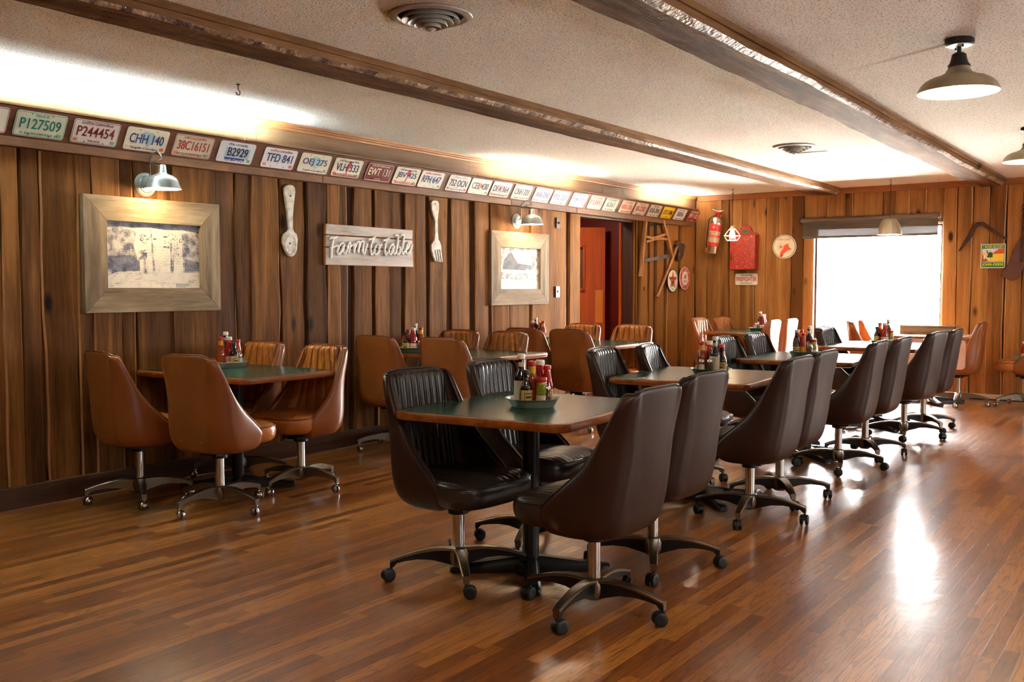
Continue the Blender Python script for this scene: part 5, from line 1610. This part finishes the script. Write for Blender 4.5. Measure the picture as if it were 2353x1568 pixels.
for k in range(46):
    u, z, l, w = rn.uniform(-.16, .16), rn.uniform(.01, .43) ** 1.0, rn.uniform(.006, .022), rn.uniform(.0007, .0018)
    g.prism([(u - w, z), (u + w, z - .002), (u + w * .6, z + l), (u - w * .5, z + l * .8)], -.1246, -.1236)
g.build('paint_chips', paint((236, 214, 190), .6), dd, smooth=0)

t = bw('sign_plate', 'white license-plate sign reading Tryon Fire Firefighter Station 27', 'sign', 4.735, 1.367, 11.815)
g = MB(); g.prism(rrect(.308, .155, .016, 4), -.002, .0); g.build('plate_body', paint((52, 52, 58), .4), t)
g = MB(); g.prism(rrect(.300, .147, .014, 4), -.0032, -.0015); g.build('plate_face', paint((232, 226, 214), .4), t, smooth=0)
letters('heading', 'TRYON FIRE', paint((44, 40, 46), .4), t, 0, .165, .050, .021, -.0034, .001, bold=.01)
letters('name_line', 'FIREFIGHTER', paint((190, 30, 44), .4), t, 0, .276, .001, .056, -.0034, .001, bold=.02)
letters('foot_line', 'STATION 27', paint((44, 40, 46), .4), t, 0, .165, -.052, .021, -.0034, .001, bold=.01)
g = MB()
for sx in (-.05, .05):
    g.prism(disc(.004, 10, sx, .066), -.0045, -.0028)
g.build('bolts', M['rust'], t, smooth=0)

t = bw('round_sign', 'round cream sign with a red fire helmet, between cabinet and window', 'sign', 4.240, 1.771, 11.815, 'round enamel signs')
g = MB(); g.prism(disc(.150, 56), -.010, .01); g.build('rim', paint((244, 240, 228), .3), t, bevel=.002)
g = MB(); g.prism(disc(.141, 56), -.0112, -.009); g.build('ring', paint((110, 104, 84), .3), t, smooth=0)
g = MB(); g.prism(disc(.134, 56), -.0124, -.010); g.build('face', paint((240, 230, 206), .28), t, smooth=0)
letters('lettering', 'FIRE-CHIEF', paint((214, 130, 84), .4), t, 0, .165, .092, .028, -.0124, .001, bold=.01)
hx = lambda pts: [((x - 830) / 1050 * .30, -(y - 735) / 1050 * .30) for x, y in pts]
g = MB(); g.prism(hx([(780, 840), (800, 740), (840, 670), (930, 620), (1000, 610), (1030, 700), (1080, 800), (1110, 820), (1180, 850), (1100, 870), (960, 910), (860, 990), (780, 1080), (740, 1160), (700, 1195), (640, 1140), (640, 1040), (670, 950), (720, 890)]), -.0142, -.0122); g.build('helmet', paint((226, 84, 48), .3), t, smooth=0)
g = MB(); g.prism(hx([(690, 1090), (770, 1090), (740, 1155), (715, 1150)]), -.0150, -.0138); g.build('helmet_lining', paint((80, 50, 36), .3), t, smooth=0)
g = MB(); g.prism(hx([(1010, 600), (1045, 505), (1100, 800), (1075, 800), (1020, 690)]), -.0146, -.0138); g.build('badge', paint((240, 222, 190), .3), t, smooth=0)
g = MB(); g.prism(star_poly(.030, None, -.045, -.002), -.0142, -.0122)
c0 = disc(.044, 32, -.045, -.002); c1 = disc(.0415, 32, -.045, -.002)
g.add([(a, -.0135, b) for a, b in c0 + c1], [(i, (i + 1) % 32, 32 + (i + 1) % 32, 32 + i) for i in range(32)]); g.build('star', paint((222, 110, 70), .3), t, smooth=0)

# roller shade
t = bw('roller_shade', 'dark mesh roller shade rolled nearly up over the back window', 'window shade', 3.215, 2.083, 11.755)
g = MB(); g.lathe([(.030, -.800), (.030, .800)], 24); g.v = [(c, a, b) for a, b, c in g.v]; g.build('roller', M['shadebar'], t, smooth=40)
g = MB(); g.box((0, .006, -.125), (1.56, .0012, .195)); g.build('fabric', M['shade'], t, smooth=0)
g = MB(); g.box((0, .006, -.030), (1.56, .006, .022)); g.build('hem', M['shadebar'], t, bevel=.002)
g = MB(); g.box((0, .006, -.208), (1.56, .006, .024)); g.build('bottom_bar', M['shadebar'], t, bevel=.002)
for s in (-1, 1):
    g = MB(); g.box((s * .808, .012, .0), (.010, .075, .075)); g.build('bracket', M['darkmetal'] if s < 0 else M['chrome'], t, bevel=.003)
g = MB(); pts = [(.802, -.028, -.01), (.812, -.03, -.2), (.822, -.03, -.7), (.845, -.026, -.95), (.838, -.024, -1.02), (.815, -.024, -1.05), (.80, -.024, -1.0), (.806, -.024, -.6), (.806, -.02, -.02)]
g.tube(pts, .0024, 6); g.build('bead_chain', M['galv'], t, smooth=180)

# tractor sign
t = bw('tractor_sign', 'small square green and yellow tractor sign with white border', 'sign', 1.867, 1.612, 11.808)
g = MB(); g.prism(rrect(.250, .268, .004, 2), -.003, .0); g.build('sign_body', paint((232, 230, 224), .4), t, smooth=0)
g = MB(); g.prism(rrect(.232, .250, .002, 2), -.0042, -.002); g.build('green_field', paint((40, 128, 62), .35), t, smooth=0)
J = lambda pts: [((x - 748) / 985 * .250, -(y - 850) / 985 * .268) for x, y in pts]
g = MB(); g.prism(J([(315, 555), (1190, 540), (1190, 1060), (315, 1060)]), -.0052, -.004, 0)
g.prism(J([(315, 720), (700, 760), (1190, 745), (1190, 1060), (315, 1060)]), -.0058, -.005, 1)
g.prism(J([(700, 770), (960, 570), (1190, 545), (1190, 745)]), -.0062, -.0055, 2)
g.prism(J([(330, 790), (520, 1000), (560, 1060), (320, 1060)]), -.0062, -.0055, 3)
g.prism(J([(315, 1085), (1190, 1075), (1190, 1105), (315, 1105)]), -.0052, -.004, 4)
for i in range(17):
    g.prism(J([(430 + i * 44, 495), (452 + i * 44, 495), (452 + i * 44, 520), (430 + i * 44, 520)]), -.0052, -.004, 4)
g.build('farm_scene', [paint((226, 226, 240), .4), paint((246, 208, 64), .4), paint((222, 96, 44), .4), paint((176, 66, 56), .4), paint((236, 228, 224), .4)], t, smooth=0)
g = MB(); g.prism(J([(520, 720), (640, 700), (700, 690), (735, 740), (735, 900), (560, 910), (500, 870), (560, 800)]), -.0070, -.0060, 0); g.prism(J([(620, 610), (640, 610), (640, 700), (620, 700)]), -.0070, -.0060, 0)
g.prism(J([(490, 620), (530, 610), (545, 720), (500, 720)]), -.0072, -.0060, 2)
for cx_, cy_, rx, ry in ((405, 890, 34, 105), (620, 965, 32, 66), (705, 950, 20, 50), (470, 880, 18, 80)):
    g.prism(J([(cx_ + rx * math.cos(2 * PI * i / 18), cy_ + ry * math.sin(2 * PI * i / 18)) for i in range(18)]), -.0074, -.0064, 1)
g.build('tractor', [paint((36, 104, 58), .4), paint((236, 232, 230), .4), paint((90, 60, 90), .4)], t, smooth=0)
letters('lettering', 'V IS FOR VICTORY!', paint((248, 240, 70), .4), t, 0, .215, .108, .022, -.0044, .001, bold=.015)
letters('lettering', 'JOHN\u2013DEERE', paint((248, 240, 70), .4), t, 0, .215, -.098, .036, -.0044, .001, bold=.015)

# iron yoke and hanging blade
p = on_back(2255, 530, 11.80); t = bw('iron_bracket', 'rusty bent iron bar like a shallow V hung above the tractor sign', 'tool', p.y, p.z, 11.815)
g = MB(); g.prism(trace_back([(110, 1035), (320, 700), (345, 685), (420, 680), (480, 725), (705, 880), (700, 905), (640, 865), (440, 745), (410, 725), (360, 735), (330, 760), (280, 860), (130, 1030)], 2180, 380, 5.226, t, 11.80), -.022, -.004); g.build('bar', M['rust'], t, bevel=.004)
a = trace_back([(365, 705)], 2180, 380, 5.226, t, 11.80)[0]; g = MB(); g.prism(disc(.010, 12, *a), -.028, -.02); g.build('rivet', M['black'], t)
p = on_back(2335, 560, 11.79); t = bw('scythe_blade', 'broad brown blade hanging point down at the right picture edge', 'tool', p.y, p.z, 11.812)
g = MB(); g.prism(trace_back([(904, 640), (880, 850), (810, 950), (720, 1170), (635, 1310), (660, 1345), (740, 1380), (790, 1380), (840, 1340), (904, 1220), (1000, 1060), (1050, 860), (1020, 640), (960, 600)], 2180, 380, 5.226, t, 11.79), -.024, -.012); bl = g.build('blade', M['paddle'], t, bevel=.003)
g = MB(); g.prism(trace_back([(890, 640), (875, 900), (860, 1160), (890, 1165), (930, 900), (935, 640)], 2180, 380, 5.226, t, 11.79), -.032, -.024); g.build('strap', M['rust'], t, bevel=.003)
g = MB(); pp = trace_back([(895, 470), (890, 520), (900, 575), (905, 640)], 2180, 380, 5.226, t, 11.79)
for k in range(len(pp) - 1):
    (a, b), (c, d) = pp[k], pp[k + 1]
    g.tube([(a, -.02, b), (a + .012, -.02, (b + d) / 2), (c, -.02, d), (a - .012, -.02, (b + d) / 2), (a, -.02, b)], .004, 6)
g.build('chain', M['darkmetal'], t, smooth=180)

# ================================================================ ceiling things
def vent(label, x, y, r):
    t = thing('ceiling_vent', label, 'air vent', (x, y, ZC), 0, 'round ceiling air vents')
    g = MB(); g.lathe([(r * .97, -.001), (r, -.004), (r * .985, -.010), (r * .86, -.016), (r * .80, -.012), (r * .78, -.002)], 48, cap=False); g.build('flange', M['ventwhite'], t, smooth=40)
    g = MB(); g.lathe([(r * .80, -.002), (r * .79, -.001), (.001, -.001)], 36, cap=False); g.build('throat', M['ventdark'], t)
    for k, q in enumerate((.70, .55, .40, .25)):
        g = MB(); z = -.014 - .011 * k
        g.lathe([(r * (q - .15), z + .022), (r * q * .93, z + .006), (r * q, z - .010), (r * q * .985, z - .0115), (r * q * .90, z + .003), (r * (q - .17), z + .019)], 40, cap=False); g.build('louver_ring', M['ventwhite'], t, smooth=50)
    g = MB(); g.lathe([(.001, -.050), (r * .10, -.056), (r * .13, -.062), (.001, -.074)], 24, cap=False); g.build('centre_cone', M['ventwhite'], t, smooth=50)


vent('large round ceiling air vent between the beams, nearest', 3.285, 2.790, .186)
vent('small-looking round ceiling air vent far down the room', 8.085, 2.83, .175)
p = on_z(1872, 352, ZC); t = thing('access_plate', 'white rectangular cover plate beside the far ceiling vent', 'cover plate', (p.x, p.y, ZC), rad(4))
g = MB(); g.box((0, 0, -.004), (.20, .26, .008)); g.build('plate', M['whiteplastic'], t, bevel=.002)
g = MB(); g.box((0, 0, -.009), (.12, .17, .004)); g.build('inset', M['ventwhite'], t, bevel=.001)


def hook(parent, loc):
    g = MB(); g.lathe([(.010, 0), (.012, -.004), (.004, -.008)], 12, loc)
    g.tube([(loc[0], loc[1], loc[2] - .005), (loc[0], loc[1], loc[2] - .03), (loc[0] + .014, loc[1], loc[2] - .045), (loc[0] + .010, loc[1], loc[2] - .062), (loc[0] - .008, loc[1], loc[2] - .064), (loc[0] - .014, loc[1], loc[2] - .05)], .0035, 8)
    return g.build('hook', M['darkmetal'], parent, smooth=60)


p = on_z(547, 193, ZC)
t = thing('ceiling_hook', 'small dark iron hook in the ceiling above the spoon', 'hook', (p.x, p.y, ZC)); hook(t, (0, 0, 0))


def chain_cord(t, z0, z1, zc):
    g = MB(); z = z0
    k = 0
    while z > zc:
        a = (k % 2) * PI / 2; c_, s_ = .007 * math.cos(a), .007 * math.sin(a)
        g.tube([(0, 0, z), (c_, s_, z - .008), (c_, s_, z - .020), (0, 0, z - .028), (-c_, -s_, z - .020), (-c_, -s_, z - .008), (0, 0, z)], .0016, 5); z -= .023; k += 1
    g.build('chain', M['darkmetal'], t, smooth=180)
    g = MB(); g.tube([(.004, .004, z0), (.010, .0, (z0 + zc) / 2), (0, 0, zc), (0, 0, z1)], .0026, 6); g.build('cord', M['cord'], t, smooth=180)


def lamp_light(t, z, e, col, r=.03):
    d = bpy.data.lights.new('lamp_light', 'POINT'); d.energy = e; d.color = col; d.shadow_soft_size = r
    l = bpy.data.objects.new('lamp_light', d); COL.objects.link(l); l.parent = t; l.location = (0, 0, z)


t = thing('pendant_lamp', 'lit bulb in a white wire cage hanging before the red cabinet', 'pendant lamp', (11.20, 4.68, ZC))
hook(t, (0, 0, 0)); chain_cord(t, -.05, -.47, -.24)
g = MB(); g.lathe([(.010, -.445), (.020, -.452), (.028, -.472), (.030, -.500), (.026, -.505)], 20); g.build('socket', M['lampwhite'], t, smooth=40)
g = MB(); g.lathe([(.014, -.502), (.026, -.530), (.034, -.562), (.030, -.588), (.016, -.600), (.002, -.603)], 20); g.build('bulb', M['bulb'], t, smooth=180)
g = MB()
for k in range(8):
    a = 2 * PI * k / 8
    g.tube([(r_ * math.cos(a), r_ * math.sin(a), z) for r_, z in ((.030, -.478), (.054, -.505), (.084, -.54), (.100, -.568), (.096, -.590), (.070, -.622), (.050, -.632))], .0032, 6)
for r_, z in ((.100, -.568), (.070, -.622), (.032, -.480)):
    g.tube([(r_ * math.cos(2 * PI * i / 28), r_ * math.sin(2 * PI * i / 28), z) for i in range(29)], .0032, 6)
g.build('wire_cage', M['lampwhite'], t, smooth=60)
lamp_light(t, -.60, 2.2, (1.0, .76, .46), .035)

t = thing('pendant_lamp', 'dome pendant with ribbed grey shade hanging in front of the window', 'pendant lamp', (11.27, 2.84, ZC))
hook(t, (0, 0, 0)); chain_cord(t, -.05, -.44, -.22)
g = MB(); pr_ = [(.034, -.430), (.066, -.438), (.090, -.462), (.110, -.505), (.124, -.555), (.132, -.610)]
g.lathe(pr_, 14, cap=False); g.lathe([(.131, -.610)] + [(r_ - .003, z - .001) for r_, z in pr_[::-1][1:]], 14, (0, 0, 0), 1, cap=False); g.lathe([(.001, -.428), (.034, -.430)], 14, cap=False)
g.build('lamp_shade', [M['lampbrown'], M['lampwhite']], t, smooth=12)
g = MB(); g.lathe([(.012, -.425), (.016, -.445), (.018, -.50)], 14); g.build('socket', M['darkmetal'], t)
g = MB(); g.sphere((0, 0, -.535), .030, 14, 8); g.build('bulb', M['bulb'], t, smooth=180)
lamp_light(t, -.59, 3.0, (1.0, .85, .62))


def flush_lamp(label, x, y):
    t = thing('ceiling_lamp', label, 'ceiling lamp', (x, y, ZC), 0, 'bell-shaped ceiling lamps')
    g = MB(); g.lathe([(.062, -.0005), (.066, -.004), (.067, -.026), (.060, -.031)], 36); g.build('canopy', M['darkmetal'], t, smooth=30)
    g = MB(); g.lathe([(.059, -.0315), (.055, -.0345), (.012, -.0355)], 30); ca = g.build('canopy_plate', M['whiteplastic'], t, smooth=30)
    for a in (.6, .6 + PI):
        g = MB(); g.tube([(.038 * math.cos(a), .038 * math.sin(a), -.034), (.038 * math.cos(a), .038 * math.sin(a), -.046)], .0045, 8); g.build('screw', M['darkmetal'], ca)
    g = MB(); g.lathe([(.010, -.034), (.010, -.064), (.020, -.066), (.032, -.074), (.036, -.095), (.042, -.115), (.052, -.128), (.053, -.134)], 28); g.build('socket_cup', M['darkmetal'], t, smooth=40)
    pf = [(.048, -.132), (.052, -.146), (.064, -.164), (.092, -.178), (.126, -.188), (.152, -.202), (.172, -.222), (.183, -.244), (.186, -.256)]
    g = MB(); g.lathe(pf, 48, cap=False); g.lathe([(.186, -.256), (.1845, -.2565)], 48, cap=False); g.lathe([(.1845, -.2565)] + [(r_ - .003, z - .002) for r_, z in pf[::-1][1:]], 48, (0, 0, 0), 1, cap=False)
    g.build('lamp_shade', [M['lampbrown'], M['lampwhite']], t, smooth=60)
    g = MB(); g.lathe([(.014, -.15), (.018, -.19), (.029, -.212), (.031, -.228), (.024, -.246), (.010, -.254), (.001, -.255)], 18); g.build('bulb', M['bulb'], t, smooth=180)
    lamp_light(t, -.262, 1.2, (1.0, .78, .5))


flush_lamp('lit bell-shaped ceiling lamp with dark canopy, upper right', 5.078, .976)
p = on_z(2366, 368, 2.22)
flush_lamp('bell-shaped ceiling lamp cut off by the right picture edge', p.x, p.y)
